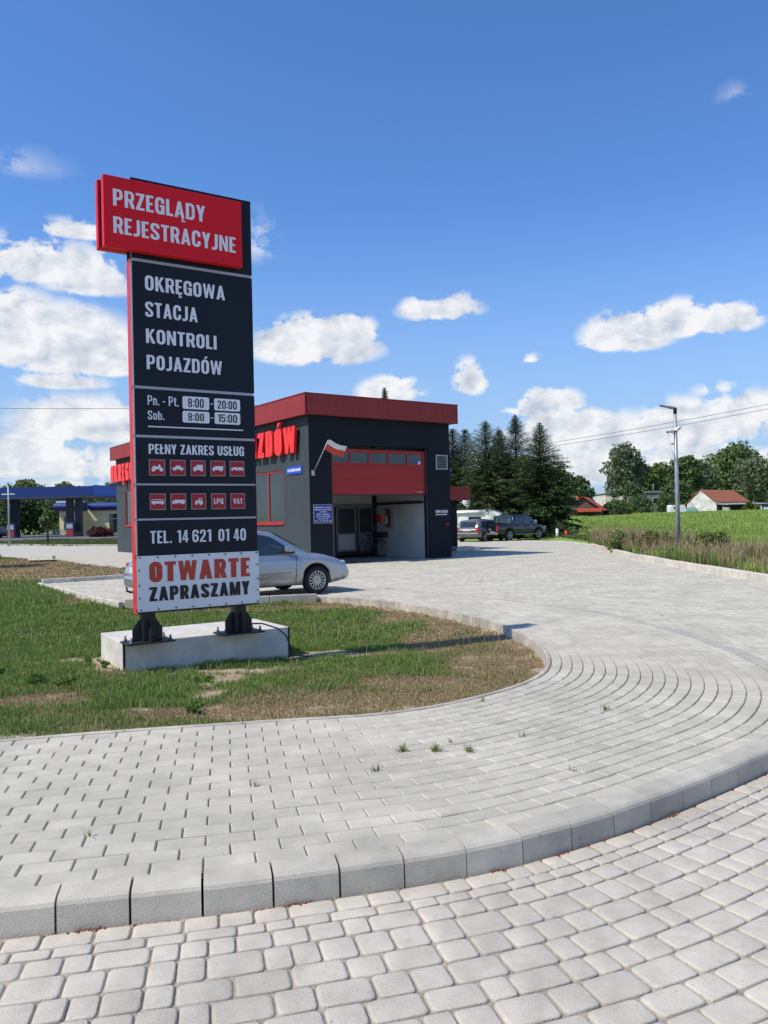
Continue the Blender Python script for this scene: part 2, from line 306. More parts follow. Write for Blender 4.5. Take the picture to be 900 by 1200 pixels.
def rpath(P):
    """centreline with rounded corners from (x, z, radius)"""
    out = []
    n = len(P)
    for i, (x, z, r) in enumerate(P):
        if r <= 0 or i in (0, n - 1): out.append(Vector((x, z))); continue
        p = Vector((x, z)); a = Vector(P[i - 1][:2]) - p; b = Vector(P[i + 1][:2]) - p; a = p + a.normalized() * min(r * (1.25 if abs(a.y) > abs(a.x) else 1), a.length * .4995); b = p + b.normalized() * min(r * (1.25 if abs(b.y) > abs(b.x) else 1), b.length * .4995)
        for q in range(7): t = q / 6; out.append(a * (1 - t) ** 2 + p * 2 * t * (1 - t) + b * t * t)
    o2 = [out[0]]
    for p in out[1:]:
        if (p - o2[-1]).length > 1e-3: o2.append(p)
    if (out[0] - out[-1]).length < 1e-3 and (o2[-1] - out[0]).length > 1e-6: o2[-1] = out[0].copy()
    return o2
def glyph(c, s=.20, h=.165):
    """condensed grotesque capital as centreline strokes: (width, [(path, thickness)...], [polygons...])"""
    acc = None
    if c in 'ĄĘÓŁ': acc = c; c = {'Ą': 'A', 'Ę': 'E', 'Ó': 'O', 'Ł': 'L'}[c]
    S_, P_ = [], []; v = s / 2; e = h / 2; w = .47; R = lambda x0, x1, z0, z1: P_.append([(x0, z0), (x1, z0), (x1, z1), (x0, z1)])
    if c in 'OD0QCGU':
        if c == '0': w = .45
        r = .21
        if c in 'O0': S_.append((rpath([(v, .5, 0), (v, e, r), (w - v, e, r), (w - v, 1 - e, r), (v, 1 - e, r), (v, .5, 0)]), s))
        if c == 'D': R(0, s, 0, 1); S_.append((rpath([(s * .7, e, 0), (w - v, e, r), (w - v, 1 - e, r), (s * .7, 1 - e, 0)]), s * .9))
        if c == 'C': S_.append((rpath([(w - v, .36, 0), (w - v, e, r), (v, e, r), (v, 1 - e, r), (w - v, 1 - e, r), (w - v, .64, 0)]), s))
        if c == 'G': S_.append((rpath([(w - v, .50, 0), (w - v, e, r * .8), (v, e, r), (v, 1 - e, r), (w - v, 1 - e, r), (w - v, .66, 0)]), s)); R(w * .52, w, .42, .55); R(w - s * .7, w, 0, .42)
        if c == 'U': S_.append((rpath([(v, 1, 0), (v, e, r), (w - v, e, r), (w - v, 1, 0)]), s))
    elif c == 'B': R(0, s, 0, 1); S_ += [(rpath([(s * .7, e, 0), (w - v, e, .16), (w - v, .5, .14), (s * .7, .5, 0)]), s * .86), (rpath([(s * .7, .53, 0), (w - v - .01, .53, .13), (w - v - .01, 1 - e, .15), (s * .7, 1 - e, 0)]), s * .86)]
    elif c == 'P': R(0, s, 0, 1); S_.append((rpath([(s * .7, .44, 0), (w - v, .44, .15), (w - v, 1 - e, .15), (s * .7, 1 - e, 0)]), s * .88))
    elif c == 'R': R(0, s, 0, 1); S_.append((rpath([(s * .7, .47, 0), (w - v, .47, .14), (w - v, 1 - e, .15), (s * .7, 1 - e, 0)]), s * .88)); P_.append([(w * .42, .45), (w * .80, .47), (w + .02, 0), (w - s + .02, 0)])
    elif c == 'E': w = .36; R(0, s, 0, 1); R(s * .9, w, 0, h * .95); R(s * .9, w, 1 - h * .95, 1); R(s * .9, w - .04, .5 - h / 2.2, .5 + h / 2.2)
    elif c == 'F': w = .35; R(0, s, 0, 1); R(s * .9, w, 1 - h, 1); R(s * .9, w - .04, .45, .45 + h)
    elif c == 'L': w = .35; R(0, s, 0, 1); R(s * .9, w, 0, h)
    elif c == 'I': w = s; R(0, s, 0, 1)
    elif c == '1': w = .28; R(w - s, w, 0, 1); P_.append([(0, .80), (w - s * .9, .86), (w - s * .9, 1), (w - s, 1), (0, .90)])
    elif c == 'T': w = .41; R((w - s) / 2, (w + s) / 2, 0, 1 - h * .9); R(0, w, 1 - h, 1)
    elif c == 'H': R(0, s, 0, 1); R(w - s, w, 0, 1); R(s * .9, w - s * .9, .5 - h / 2, .5 + h / 2)
    elif c == 'N': w = .49; k = s * .88; R(0, k, 0, 1); R(w - k, w, 0, 1); P_.append([(k * .2, 1), (k * 1.1, 1), (w - k * .2, 0), (w - k * 1.1, 0)])
    elif c == 'M': w = .62; k = s * .85; R(0, k, 0, 1); R(w - k, w, 0, 1); P_ += [[(k * .3, 1), (k * 1.25, 1), (w / 2 + k * .35, 0), (w / 2 - k * .45, 0)], [(w - k * .3, 1), (w - k * 1.25, 1), (w / 2 - k * .35, 0), (w / 2 + k * .45, 0)]]
    elif c == 'K': w = .48; R(0, s, 0, 1); P_ += [[(s * .8, .34), (s * .8, .56), (w - s, 1), (w, 1)], [(s * 1.0, .55), (s * 1.55, .66), (w + .02, 0), (w - s * 1.02, 0)]]
    elif c == 'A': w = .50; k = s * .92; P_ += [[(0, 0), (k, 0), (w / 2 + k * .5, 1), (w / 2 - k * .5, 1)], [(w, 0), (w - k, 0), (w / 2 - k * .5, 1), (w / 2 + k * .5, 1)]]; R(w * .26, w * .74, .19, .19 + h * .85)
    elif c == 'V': w = .48; k = s * .92; P_ += [[(0, 1), (k, 1), (w / 2 + k * .5, 0), (w / 2 - k * .5, 0)], [(w, 1), (w - k, 1), (w / 2 - k * .5, 0), (w / 2 + k * .5, 0)]]
    elif c == 'W':
        w = .70; k = s * .82; a = w * .27; b = w * .73
        P_ += [[(0, 1), (k, 1), (a + k * .45, 0), (a - k * .5, 0)], [(w / 2 + k * .42, 1), (w / 2 - k * .42, 1), (a - k * .35, 0), (a + k * .5, 0)], [(w / 2 - k * .42, 1), (w / 2 + k * .42, 1), (b + k * .35, 0), (b - k * .5, 0)], [(w, 1), (w - k, 1), (b - k * .45, 0), (b + k * .5, 0)]]
    elif c == 'Y': w = .46; k = s * .95; P_ += [[(0, 1), (k, 1), (w / 2 + k * .5, .42), (w / 2 - k * .5, .38)], [(w, 1), (w - k, 1), (w / 2 - k * .5, .42), (w / 2 + k * .5, .38)]]; R((w - s) / 2, (w + s) / 2, 0, .45)
    elif c == 'Z': w = .41; R(0, w, 0, h); R(0, w, 1 - h, 1); P_.append([(0, h * .9), (s * 1.08, h * .9), (w, 1 - h * .9), (w - s * 1.08, 1 - h * .9)])
    elif c == 'S' : S_.append((rpath([(v, .30, 0), (v, e, .19), (w - v, e, .19), (w - v, .36, .16), (v, .62, .16), (v, 1 - e, .19), (w - v, 1 - e, .19), (w - v, .71, 0)]), s * .96))
    elif c == 'J': w = .33; S_.append((rpath([(w - v, 1, 0), (w - v, e, .18), (0, e * .9, 0)]), s * .97))
    elif c == '2': w = .43; S_.append((rpath([(v, .68, 0), (v, 1 - e, .18), (w - v, 1 - e, .18), (w - v, .60, .14), (v * .95, h * 1.1, .0), (v * .95, h * .5, 0)]), s * .9)); R(0, w, 0, h)
    elif c == '4': w = .46; R(w * .52, w * .52 + s * .9, 0, 1); R(0, w, .20, .20 + h * .85); P_.append([(0, .2), (s * .85, .3), (w * .62, 1), (w * .52, 1), (w * .42, 1)])
    elif c == '5': w = .43; R(0, w - .02, 1 - h, 1); R(0, s * .85, .46, 1 - h * .9); S_.append((rpath([(v * .8, .56, 0), (w - v, .60, .12), (w - v, e, .19), (v, e, .19), (v, .28, 0)]), s * .9))
    elif c == '6': w = .45; S_.append((rpath([(w - v, .70, 0), (w - v, 1 - e, .19), (v, 1 - e, .19), (v, e, .19), (w - v, e, .19), (w - v, .56, .17), (v, .56, 0)]), s * .92))
    elif c == '8': w = .45; S_ += [(rpath([(v, .27, 0), (v, e, .17), (w - v, e, .17), (w - v, .50, .15), (v, .50, .15), (v, .27, 0)]), s * .88), (rpath([(v, .74, 0), (v, .54, .14), (w - v, .54, .14), (w - v, 1 - e, .17), (v, 1 - e, .17), (v, .74, 0)]), s * .86)]
    elif c == '.': w = .14; R(0, .14, 0, .15)
    elif c == ':': w = .14; R(0, .14, .12, .27); R(0, .14, .60, .75)
    elif c == '-': w = .26; R(0, w, .36, .47)
    elif c == 'n': w = .40; R(0, s, 0, .74); S_.append((rpath([(s * .7, .60, 0), (w - v, .74 - e, .17), (w - v, 0, 0)]), s * .95))
    elif c == 'o': w = .42; S_.append((rpath([(v, .37, 0), (v, e, .18), (w - v, e, .18), (w - v, .74 - e, .18), (v, .74 - e, .18), (v, .37, 0)]), s * .95))
    elif c == 'b': w = .42; R(0, s, 0, 1); S_.append((rpath([(s * .7, e, 0), (w - v, e, .17), (w - v, .74 - e, .17), (s * .7, .74 - e, 0)]), s * .9))
    elif c == 't': w = .28; R(.05, .05 + s, .1, .92); R(0, w, .62, .74); S_.append((rpath([(.05 + v, .3, 0), (.05 + v, e, .1), (w, e, 0)]), s * .9))
    else: w = .20
    if acc == 'Ą': P_.append([(w - s * .75, 0), (w - s * .2, 0), (w - s * .5, -.14), (w + .04, -.16), (w + .04, -.24), (w - s * .9, -.23)])
    if acc == 'Ę': P_.append([(w - s * 1.1, 0), (w - s * .5, 0), (w - s * .8, -.14), (w - .02, -.16), (w - .02, -.24), (w - s * 1.2, -.23)])
    if acc == 'Ó': P_.append([(w * .42, 1.07), (w * .62, 1.07), (w * .85, 1.25), (w * .50, 1.25)])
    if acc == 'Ł': P_.append([(-.07, .36), (-.07, .50), (w * .80, .70), (w * .80, .56)])
    return w, S_, P_
def glyph_mesh(mb, c, x, z, sx, sz, y, ext, s, h, step=.0003):
    """adds glyph c with its lower left corner at x, z; strokes lie a hair proud of one another. Returns its width"""
    w, S_, P_ = glyph(c, s, h); yy = y - ext
    for pth, th in S_:
        n = len(pth); closed = (pth[0] - pth[-1]).length < 1e-5; Lf, Rt = [], []
        for i in range(n):
            d1 = (pth[i] - pth[i - 1]) if i > 0 else ((pth[0] - pth[-2]) if closed else pth[1] - pth[0]); d2 = (pth[i + 1] - pth[i]) if i < n - 1 else ((pth[1] - pth[0]) if closed else pth[-1] - pth[-2])
            d1 = d1.normalized() if d1.length > 1e-7 else d2.normalized(); d2 = d2.normalized() if d2.length > 1e-7 else d1
            n1 = Vector((-d1.y, d1.x)); n2 = Vector((-d2.y, d2.x)); m_ = n1 + n2; den = max(.5, 1 + n1.dot(n2)); o_ = m_ / den * th / 2; Lf.append(pth[i] + o_); Rt.append(pth[i] - o_)
        vs = []
        for a_, b_ in zip(Lf, Rt):
            for p in (a_, b_): vs += [(x + p.x * sx, yy, z + p.y * sz), (x + p.x * sx, y, z + p.y * sz)]
        fs = []
        for i in range(n - 1): o4 = i * 4; fs += [(o4, o4 + 2, o4 + 6, o4 + 4), (o4, o4 + 4, o4 + 5, o4 + 1), (o4 + 2, o4 + 3, o4 + 7, o4 + 6)]
        if not closed: fs += [(0, 1, 3, 2), ((n - 1) * 4, (n - 1) * 4 + 2, (n - 1) * 4 + 3, (n - 1) * 4 + 1)]
        mb.add(vs, fs); yy -= step
    for P in P_:
        mb.prism([(x + a_ * sx, z + b_ * sz) for a_, b_ in P], yy, y, 'y'); yy -= step
    return w
def text_width(txt, s, gap): return sum(glyph(c, s)[0] + gap for c in txt) - gap
def text_part(txt, x0, x1, z0, z1, y, m, parent, name='lettering', off=None, ext=.004, s=.165, h=None, gap=.085):
    """condensed letters in the local x-z plane facing -y, the capitals filling x0..x1 by z0..z1"""
    h = h or s * .84; tw = text_width(txt, s, gap); sx = (x1 - x0) / tw; sz = z1 - z0; mb = MB(); x = x0
    for c in txt: x += (glyph_mesh(mb, c, x, z0, sx, sz, y, ext, s, h) + gap) * sx
    return mb.build(name, m, parent, recalc=True)

def pip(px, py, poly):
    x = np.asarray(px, float); y = np.asarray(py, float); ins = np.zeros(x.shape, bool); n = len(poly)
    for i in range(n):
        (x1, y1), (x2, y2) = poly[i], poly[(i + 1) % n]
        if y1 == y2: continue
        c = ((y1 > y) != (y2 > y)) & (x < (x2 - x1) * (y - y1) / (y2 - y1) + x1); ins ^= c
    return ins
def vnoise(x, y, sc, seed=0):
    """smooth value noise 0..1 (numpy)"""
    x = np.asarray(x, float) * sc; y = np.asarray(y, float) * sc; xi = np.floor(x).astype(int); yi = np.floor(y).astype(int); fx = x - xi; fy = y - yi
    fx = fx * fx * (3 - 2 * fx); fy = fy * fy * (3 - 2 * fy)
    T = np.random.RandomState(100 + seed).rand(256, 256)
    g_ = lambda a, b: T[a % 256, b % 256]
    return (g_(xi, yi) * (1 - fx) + g_(xi + 1, yi) * fx) * (1 - fy) + (g_(xi, yi + 1) * (1 - fx) + g_(xi + 1, yi + 1) * fx) * fy
def fbm(x, y, sc, seed=0): return (vnoise(x, y, sc, seed) * .5 + vnoise(x, y, sc * 2.1, seed + 1) * .3 + vnoise(x, y, sc * 4.3, seed + 2) * .2)

# ------------------------------------------------------------------ plan of the paved ring round the island
PAIRS = [((-9.0, 4.3), (-8.6, 1.9)), ((-6.6, 4.85), (-6.2, 2.45)), ((-4.6, 5.38), (-4.2, 2.93)), ((-2.6, 5.99), (-2.1, 3.42)), ((-1.05, 6.3), (-.55, 3.74)), ((-.04, 6.48), (.6, 4.11)), ((.71, 6.92), (1.77, 4.88)), ((1.41, 7.68), (2.95, 5.95)),
         ((1.77, 8.59), (3.68, 7.5)), ((1.9, 9.92), (3.87, 9.7)), ((1.7, 11.7), (3.55, 12.0)), ((1.28, 12.92), (2.95, 13.65)), ((.72, 14.14), (2.15, 15.0)), ((-.04, 15.32), (1.25, 16.4)), ((-.91, 16.17), (.35, 17.6)), ((-1.36, 16.44), (-.15, 18.2))]
def catmull(P, t):
    P = np.asarray(P, float); n = len(P); i = np.clip(np.floor(t).astype(int), 0, n - 2); u = (t - i)[:, None]
    p0, p1, p2, p3 = P[np.clip(i - 1, 0, n - 1)], P[i], P[i + 1], P[np.clip(i + 2, 0, n - 1)]
    return .5 * ((2 * p1) + (-p0 + p2) * u + (2 * p0 - 5 * p1 + 4 * p2 - p3) * u * u + (-p0 + 3 * p1 - 3 * p2 + p3) * u ** 3)
TT = np.linspace(0, len(PAIRS) - 1, 900)
CI = catmull([p[0] for p in PAIRS], TT); CO = catmull([p[1] for p in PAIRS], TT)
def ring_curve(r): return CI * (1 - r) + CO * r
def arclen(c): return np.r_[0, np.cumsum(np.linalg.norm(np.diff(c, axis=0), axis=1))]
def at_len(c, L, s):
    x = np.interp(s, L, c[:, 0]); y = np.interp(s, L, c[:, 1]); e = .03
    dx = np.interp(s + e, L, c[:, 0]) - np.interp(s - e, L, c[:, 0]); dy = np.interp(s + e, L, c[:, 1]) - np.interp(s - e, L, c[:, 1])
    return x, y, np.arctan2(dy, dx)
def offset_curve(c, d):
    """curve moved d to its right-hand side"""
    t = np.gradient(c, axis=0); t /= np.linalg.norm(t, axis=1)[:, None]
    return c + np.c_[t[:, 1], -t[:, 0]] * d

BRICK_V = np.array([(sx * .5, sy * .5, -.045) for sx, sy in ((-1, -1), (1, -1), (1, 1), (-1, 1))] + [(sx * .5, sy * .5, -.006) for sx, sy in ((-1, -1), (1, -1), (1, 1), (-1, 1))] + [(sx * .475, sy * .45, 0) for sx, sy in ((-1, -1), (1, -1), (1, 1), (-1, 1))])
_q = [(0, 1, 5, 4), (1, 2, 6, 5), (2, 3, 7, 6), (3, 0, 4, 7), (4, 5, 9, 8), (5, 6, 10, 9), (6, 7, 11, 10), (7, 4, 8, 11), (8, 9, 10, 11)]
BRICK_F = np.array(_q)
def cobble_template(n=3):
    ang = []; rr = .30
    pts = []
    for cx, cy, a0 in ((.5, .5, 0), (-.5, .5, 90), (-.5, -.5, 180), (.5, -.5, 270)):
        for j in range(n):
            a = math.radians(a0 + 90 * j / (n - 1)); pts.append((math.copysign(.5 - .12, cx) + .12 * math.cos(a), math.copysign(.5 - .15, cy) + .15 * math.sin(a)))
    P = np.array(pts); k_ = len(P)
    rings = [(1.0, -.05), (.994, -.008), (.95, -.0018), (.85, 0.0)]
    V = np.concatenate([np.c_[P * s_, np.full(k_, z_)] for s_, z_ in rings])
    F = []
    for r_ in range(len(rings) - 1):
        for j in range(k_): a, b_ = r_ * k_ + j, r_ * k_ + (j + 1) % k_; F += [(a, b_, b_ + k_), (a, b_ + k_, a + k_)]
    t0 = (len(rings) - 1) * k_
    for j in range(1, k_ - 1): F.append((t0, t0 + j, t0 + j + 1))
    return V, np.array(F)
COB_V, COB_F = cobble_template()
def place_pieces(name, items, TV, TF, mo, ma, parent, limit=300, eye=(0, 0), smooth=False):
    """items: rows x, y, z, length, width, angle. Nearest in view become objects of shared mesh, the rest one 'stuff' part"""
    it = np.array(items); az_ = np.abs(np.arctan2(it[:, 0], it[:, 1])); d = np.hypot(it[:, 0], it[:, 1])
    vis = (az_ < math.radians(26.5)) & (d * 1.0 > 2.35)
    key = np.where(vis, d - np.minimum(it[:, 3], .3) * 2, 1e4 + d); order = np.argsort(key)
    meshes = []
    me = bpy.data.meshes.new(name); me.from_pydata(TV.tolist(), [], TF.tolist()); me.materials.append(M[mo]); me.polygons.foreach_set('use_smooth', np.full(len(TF), smooth)); me.update()
    for i in order[:limit]:
        x, y, z, l, w, a = it[i]; o = bpy.data.objects.new(name, me); o.parent = parent
        o.location = (x, y, z); o.scale = (l, w, 1); o.rotation_euler = (rnd.gauss(0, .004), rnd.gauss(0, .004), a); COL.objects.link(o)
    R_ = it[order[limit:]]
    if len(R_):
        n = len(R_); v = np.repeat(TV[None], n, 0).copy(); v[..., 0] *= R_[:, 3, None]; v[..., 1] *= R_[:, 4, None]
        v[..., 2] += v[..., 0] * nr.normal(0, .004, (n, 1)) + v[..., 1] * nr.normal(0, .006, (n, 1))
        c, s_ = np.cos(R_[:, 5, None]), np.sin(R_[:, 5, None]); X = v[..., 0] * c - v[..., 1] * s_ + R_[:, 0, None]; Y = v[..., 0] * s_ + v[..., 1] * c + R_[:, 1, None]
        V = np.stack([X, Y, v[..., 2] + R_[:, 2, None]], -1).reshape(-1, 3); F = (TF[None] + (np.arange(n) * len(TV))[:, None, None]).reshape(-1, TF.shape[1])
        fast_mesh(name + '_field', V, F, ma, parent, tone=np.repeat(nr.rand(n), len(TV)), smooth=smooth, kind='stuff')

# pavement (ring of pavers)
def sheet(name, ca, cb, z, m, nj=1, **props):
    A, B = ca[::6], cb[::6]; mb = MB(); n = len(A)
    mb.grid(lambda u, v: (*(A[min(int(round(u * (n - 1))), n - 1)] * (1 - v) + B[min(int(round(u * (n - 1))), n - 1)] * v), z), n - 1, nj, False)
    return mb.build(name, m, None, **props)
pav = sheet('pavement', ring_curve(-.01), ring_curve(1.0), -.0135, 'joint', 8, kind='structure')
NR = 19; items = []
for r_ in range(NR):
    c = ring_curve((r_ + .5) / NR); a_, b_ = ring_curve(r_ / NR), ring_curve((r_ + 1) / NR); L = arclen(c)
    wd = np.linalg.norm(a_ - b_, axis=1); s_ = float(np.interp(3.45, TT, L)) % .242 - .242 + (r_ % 2) * .121 + rnd.uniform(-.004, .004)
    while s_ < L[-1]:
        l = .242
        
        mid = s_ + l / 2; x, y, a = at_len(c, L, mid); w = np.interp(mid, L, wd)
        # the strip's true width is measured square to the row
        nx, ny = np.interp(mid, L, (b_ - a_)[:, 0]), np.interp(mid, L, (b_ - a_)[:, 1]); wt_ = abs(-math.sin(a) * nx + math.cos(a) * ny)
        gap = .0025 + .0045 * min(1, max(0, (.6 - x) / 1.6))
        items.append((x, y, rnd.gauss(0, .0012), l - gap, wt_ - .0085, a)); s_ += l
place_pieces('brick', items, BRICK_V, BRICK_F, 'brick_o', 'brick_a', pav)
# thin edging stones between pavement and lawn
ce = ring_curve(-.002); Le = arclen(ce); ce2 = offset_curve(ce, -.07)
s_ = 0
while s_ < Le[-1] - .05:
    e = min(s_ + .9, Le[-1]); mb = MB(); n = 5
    for j in range(n): 
        x, y, a = at_len(ce, Le, s_ + .003 + (e - s_ - .006) * j / (n - 1)); nx, ny = -math.sin(a), math.cos(a)
        mb.v += [(x, y, -.3), (x, y, .000), (x + nx * .008, y + ny * .008, .006), (x + nx * .042, y + ny * .042, .006), (x + nx * .05, y + ny * .05, .001), (x + nx * .05, y + ny * .05, -.3)]
    for j in range(n - 1):
        for q in range(5): mb.f.append((j * 6 + q, j * 6 + q + 1, j * 6 + q + 7, j * 6 + q + 6)); mb.sm.append(False)
    mb.f += [(0, 1, 2, 3, 4, 5), tuple(range((n - 1) * 6 + 5, (n - 1) * 6 - 1, -1))]; mb.sm += [False] * 2
    mb.build('edging_stone', 'edging', pav); s_ = e
# the kerb: stones with a chamfered upper edge, then flush blocks where the ring meets the yard
T_K = 8.35; iK = int(T_K / (len(PAIRS) - 1) * 899)
kc = CO[:iK]; kl = arclen(kc)
kerb = MB(); kc_o = offset_curve(kc, .15)
kerb = sheet('kerb', kc, kc_o, -.16, 'joint', 1, kind='structure')
s_ = 0.0
while s_ < kl[-1]:
    l = .305; mb = MB(); n = 4; dz = rnd.gauss(0, .002); gap = (.009 if s_ < 8.6 else .0035) + rnd.uniform(0, .003)
    prof = [(.004, -.2), (.004, .006), (.010, .011), (.060, .010), (.128, .001), (.143, -.010), (.150, -.026), (.156, -.2)]
    for j in range(n):
        x, y, a = at_len(kc, kl, min(s_ + gap / 2 + (l - gap) * j / (n - 1), kl[-1])); nx, ny = math.sin(a), -math.cos(a)
        for d_, z_ in prof: mb.v.append((x + nx * d_, y + ny * d_, z_ + dz))
    k_ = len(prof)
    for j in range(n - 1):
        for q in range(k_ - 1): mb.f.append((j * k_ + q, j * k_ + q + 1, (j + 1) * k_ + q + 1, (j + 1) * k_ + q)); mb.sm.append(False)
    mb.f += [tuple(range(k_)), tuple(range((n - 1) * k_ + k_ - 1, (n - 1) * k_ - 1, -1))]; mb.sm += [False] * 2
    mb.build('kerb_stone', 'kerb', kerb); s_ += l
fc = CO[iK:]; fl = arclen(fc); s_ = 0
while s_ < fl[-1] * .72:
    l = .31; wq = .17
    if s_ > fl[-1] * .42: wq = .08
    x, y, a = at_len(fc, fl, s_ + l / 2); nx, ny = math.sin(a), -math.cos(a); mb = MB()
    n = 2; P_ = []
    for j in range(2):
        xx, yy, aa = at_len(fc, fl, s_ + .003 + (l - .006) * j); P_.append((xx, yy, aa))
    pts = [(P_[0][0] + math.sin(P_[0][2]) * .004, P_[0][1] - math.cos(P_[0][2]) * .004), (P_[1][0] + math.sin(P_[1][2]) * .004, P_[1][1] - math.cos(P_[1][2]) * .004), (P_[1][0] + math.sin(P_[1][2]) * wq, P_[1][1] - math.cos(P_[1][2]) * wq), (P_[0][0] + math.sin(P_[0][2]) * wq, P_[0][1] - math.cos(P_[0][2]) * wq)]
    mb.prism(pts, -.08, .001, 'z'); mb.build('flush_kerb_block', 'flush', kerb); s_ += l
# road of rounded setts in rows along the kerb
far_o = offset_curve(kc, 7.5); far_o[:, 1] = np.minimum(far_o[:, 1], 6.0)
road = MB().prism([(-12, -8), (14, -8), (14, 12.6), (4.3, 12.6), (4.3, 8.3)] + [tuple(p) for p in offset_curve(kc, .10)[::-1][::20]] + [(-12, 2.2)], -.5, -.1415, 'z').build('road', 'joint', None, kind='structure')
items = []; d_ = .165
rws = [.122, .080, .130, .165, .145, .150, .135, .16, .14, .15] + [.15, .14, .155, .135] * 14
for r_ in range(36):
    w = rws[r_]; c = offset_curve(kc, d_ + w / 2)
    L = arclen(c); s_ = rnd.uniform(0, .1)
    while s_ < L[-1]:
        l = rnd.choice([.112, .150, .150, .215, .225]); 
        if w < .1: l = rnd.choice([.12, .21, .16])
        x, y, a = at_len(c, L, s_ + l / 2)
        if y > -1.5 and x > -7: items.append((x, y, -.132 + rnd.gauss(0, .0012), l - rnd.uniform(.003, .007), w - rnd.uniform(.003, .007), a + rnd.gauss(0, .012)))
        s_ += l
    d_ += w
# rows swing clear of the camera's own feet; setts that would land on one another at the inner bend are dropped
place_pieces('cobblestone', items, COB_V, COB_F, 'cob_o', 'cob_a', road, smooth=True)

# ------------------------------------------------------------------ yard
BX, BY, BT = -2.6085, 27.0193, .6159
LAWN_B = [(-1.36, 16.44), (-3.3, 16.05), (-5.27, 16.1), (-9.45, 21.8), (-5.2, 24.8), (-6.5, 27.5), (-9.8, 29.5), (-12.35, 32.7), (-14.7, 36.4), (-17.7, 39.3), (-20.4, 42.3), (-23.3, 48.1), (-33.3, 68.0)]
YARD = [(12, 8.4), (13.5, 12), (8.45, 14.5), (8.42, 17.5), (8.38, 20), (8.40, 22.9), (8.60, 27.7), (9.25, 33.5), (9.75, 37.5), (10.4, 41), (10.4, 46), (7, 49), (-5, 56.5), (-19.3, 57.2), (-23.8, 59.9), (-33.3, 68.0)] + LAWN_B[::-1][1:] + [tuple(p) for p in CO[::-1] if True][:int(900 * (1 - 8.45 / (len(PAIRS) - 1))):12] + [(4.2, 8.35)]
yard = MB().prism(YARD, -.6, -.018, 'z').build('yard', 'joint_far', None, kind='structure')
ringp = [tuple(p) for p in offset_curve(CO, .14)[::8]] + [tuple(p) for p in CI[::-8]]
bl_ = .242; bw_ = .121
ii, jj = np.meshgrid(np.arange(-160, 160), np.arange(-260, 330), indexing='ij')
gu = (ii + (jj % 2) * .5) * bl_; gv = jj * bw_; ca, sa = math.cos(BT - PI / 2), math.sin(BT - PI / 2)
gx = gu * ca - gv * sa + 2; gy = gu * sa + gv * ca + 24
keep = pip(gx, gy, YARD) & ~pip(gx, gy, ringp) & (np.hypot(gx, gy) < 40) & (gy > 5)
bu = (gx - BX) * math.cos(BT) + (gy - BY) * math.sin(BT); bv = -(gx - BX) * math.sin(BT) + (gy - BY) * math.cos(BT)
keep &= ~((bu > .3) & (bu < 6.5) & (bv > .3) & (bv < 22.4))
xs, ys = gx[keep], gy[keep]; items = np.c_[xs, ys, nr.normal(0, .0012, len(xs)), np.full(len(xs), bl_ - .004), np.full(len(xs), bw_ - .007), np.full(len(xs), BT - PI / 2)]
place_pieces('brick', items, BRICK_V, BRICK_F, 'brick_o', 'brick_a', yard)
def brick_sheet_mat():
    m = bpy.data.materials.new('far pavers'); m.use_nodes = True; N = m.node_tree.nodes; L = m.node_tree.links
    g = N.new('ShaderNodeNewGeometry'); mp = N.new('ShaderNodeMapping'); mp.inputs['Rotation'].default_value = (0, 0, -(BT - PI / 2)); L.new(g.outputs['Position'], mp.inputs[0])
    t = N.new('ShaderNodeTexBrick'); t.inputs['Scale'].default_value = 1; t.inputs['Brick Width'].default_value = .242; t.inputs['Row Height'].default_value = .121; t.inputs['Mortar Size'].default_value = .004
    t.inputs['Color1'].default_value = (.49, .46, .38, 1); t.inputs['Color2'].default_value = (.53, .50, .41, 1); t.inputs['Mortar'].default_value = (.30, .27, .22, 1); L.new(mp.outputs[0], t.inputs[0]); L.new(t.outputs[0], N['Principled BSDF'].inputs['Base Color'])
    N['Principled BSDF'].inputs['Roughness'].default_value = .9; return m
M['far_pave'] = brick_sheet_mat()
fy = [p for p in YARD if p[1] > 36.5]
fy = [(9.7, 37.2), (10.4, 41), (10.4, 46), (7, 49), (-5, 56.5), (-19.3, 57.2), (-23.8, 59.9), (-33.3, 68.0), (-23.3, 48.1), (-20.4, 42.3), (-17.7, 39.3), (-16.4, 36.6), (-12, 37.6), (-6, 39.5), (0, 40.0), (5, 39.7)]
MB().prism(fy, -.015, -.002, 'z').build('paving_sheet', 'far_pave', yard)

# ------------------------------------------------------------------ ground sheet
LAWN = [tuple(p) for p in ring_curve(.05)[::10]] + LAWN_B + [(-80, 75), (-80, 2), (-20, 2)]
def seg_dist(px, py, poly):
    d = np.full(np.shape(px), 1e9)
    for (x1, y1), (x2, y2) in zip(poly[:-1], poly[1:]):
        vx, vy = x2 - x1, y2 - y1; t = np.clip(((px - x1) * vx + (py - y1) * vy) / (vx * vx + vy * vy + 1e-12), 0, 1); d = np.minimum(d, np.hypot(px - x1 - t * vx, py - y1 - t * vy))
    return d
def lawn_z(x, y):
    z = -.035 - .10 * np.clip((np.asarray(y, float) + .55 * np.clip(np.asarray(x, float), -3, 3) - 7.2) / 3.0, 0, 1) ** 1
    z = z + .05 * np.clip((np.asarray(y, float) - 14) / 6, 0, 1)
    z = z - .05 * np.clip(1.5 - np.hypot(np.asarray(x, float) + 2.0, np.asarray(y, float) - 9.2), 0, .6) / .6
    return z + (fbm(x, y, .9, 5) - .5) * .035
KR = [(8.5, 12.6), (8.50, 17.5), (8.46, 20), (8.48, 22.9), (8.68, 27.7), (9.33, 33.5), (9.83, 37.5), (10.5, 41.5)]
krx = np.array([p[0] for p in KR]); kry = np.array([p[1] for p in KR])
def kerb_x(y): return np.interp(y, kry, krx)
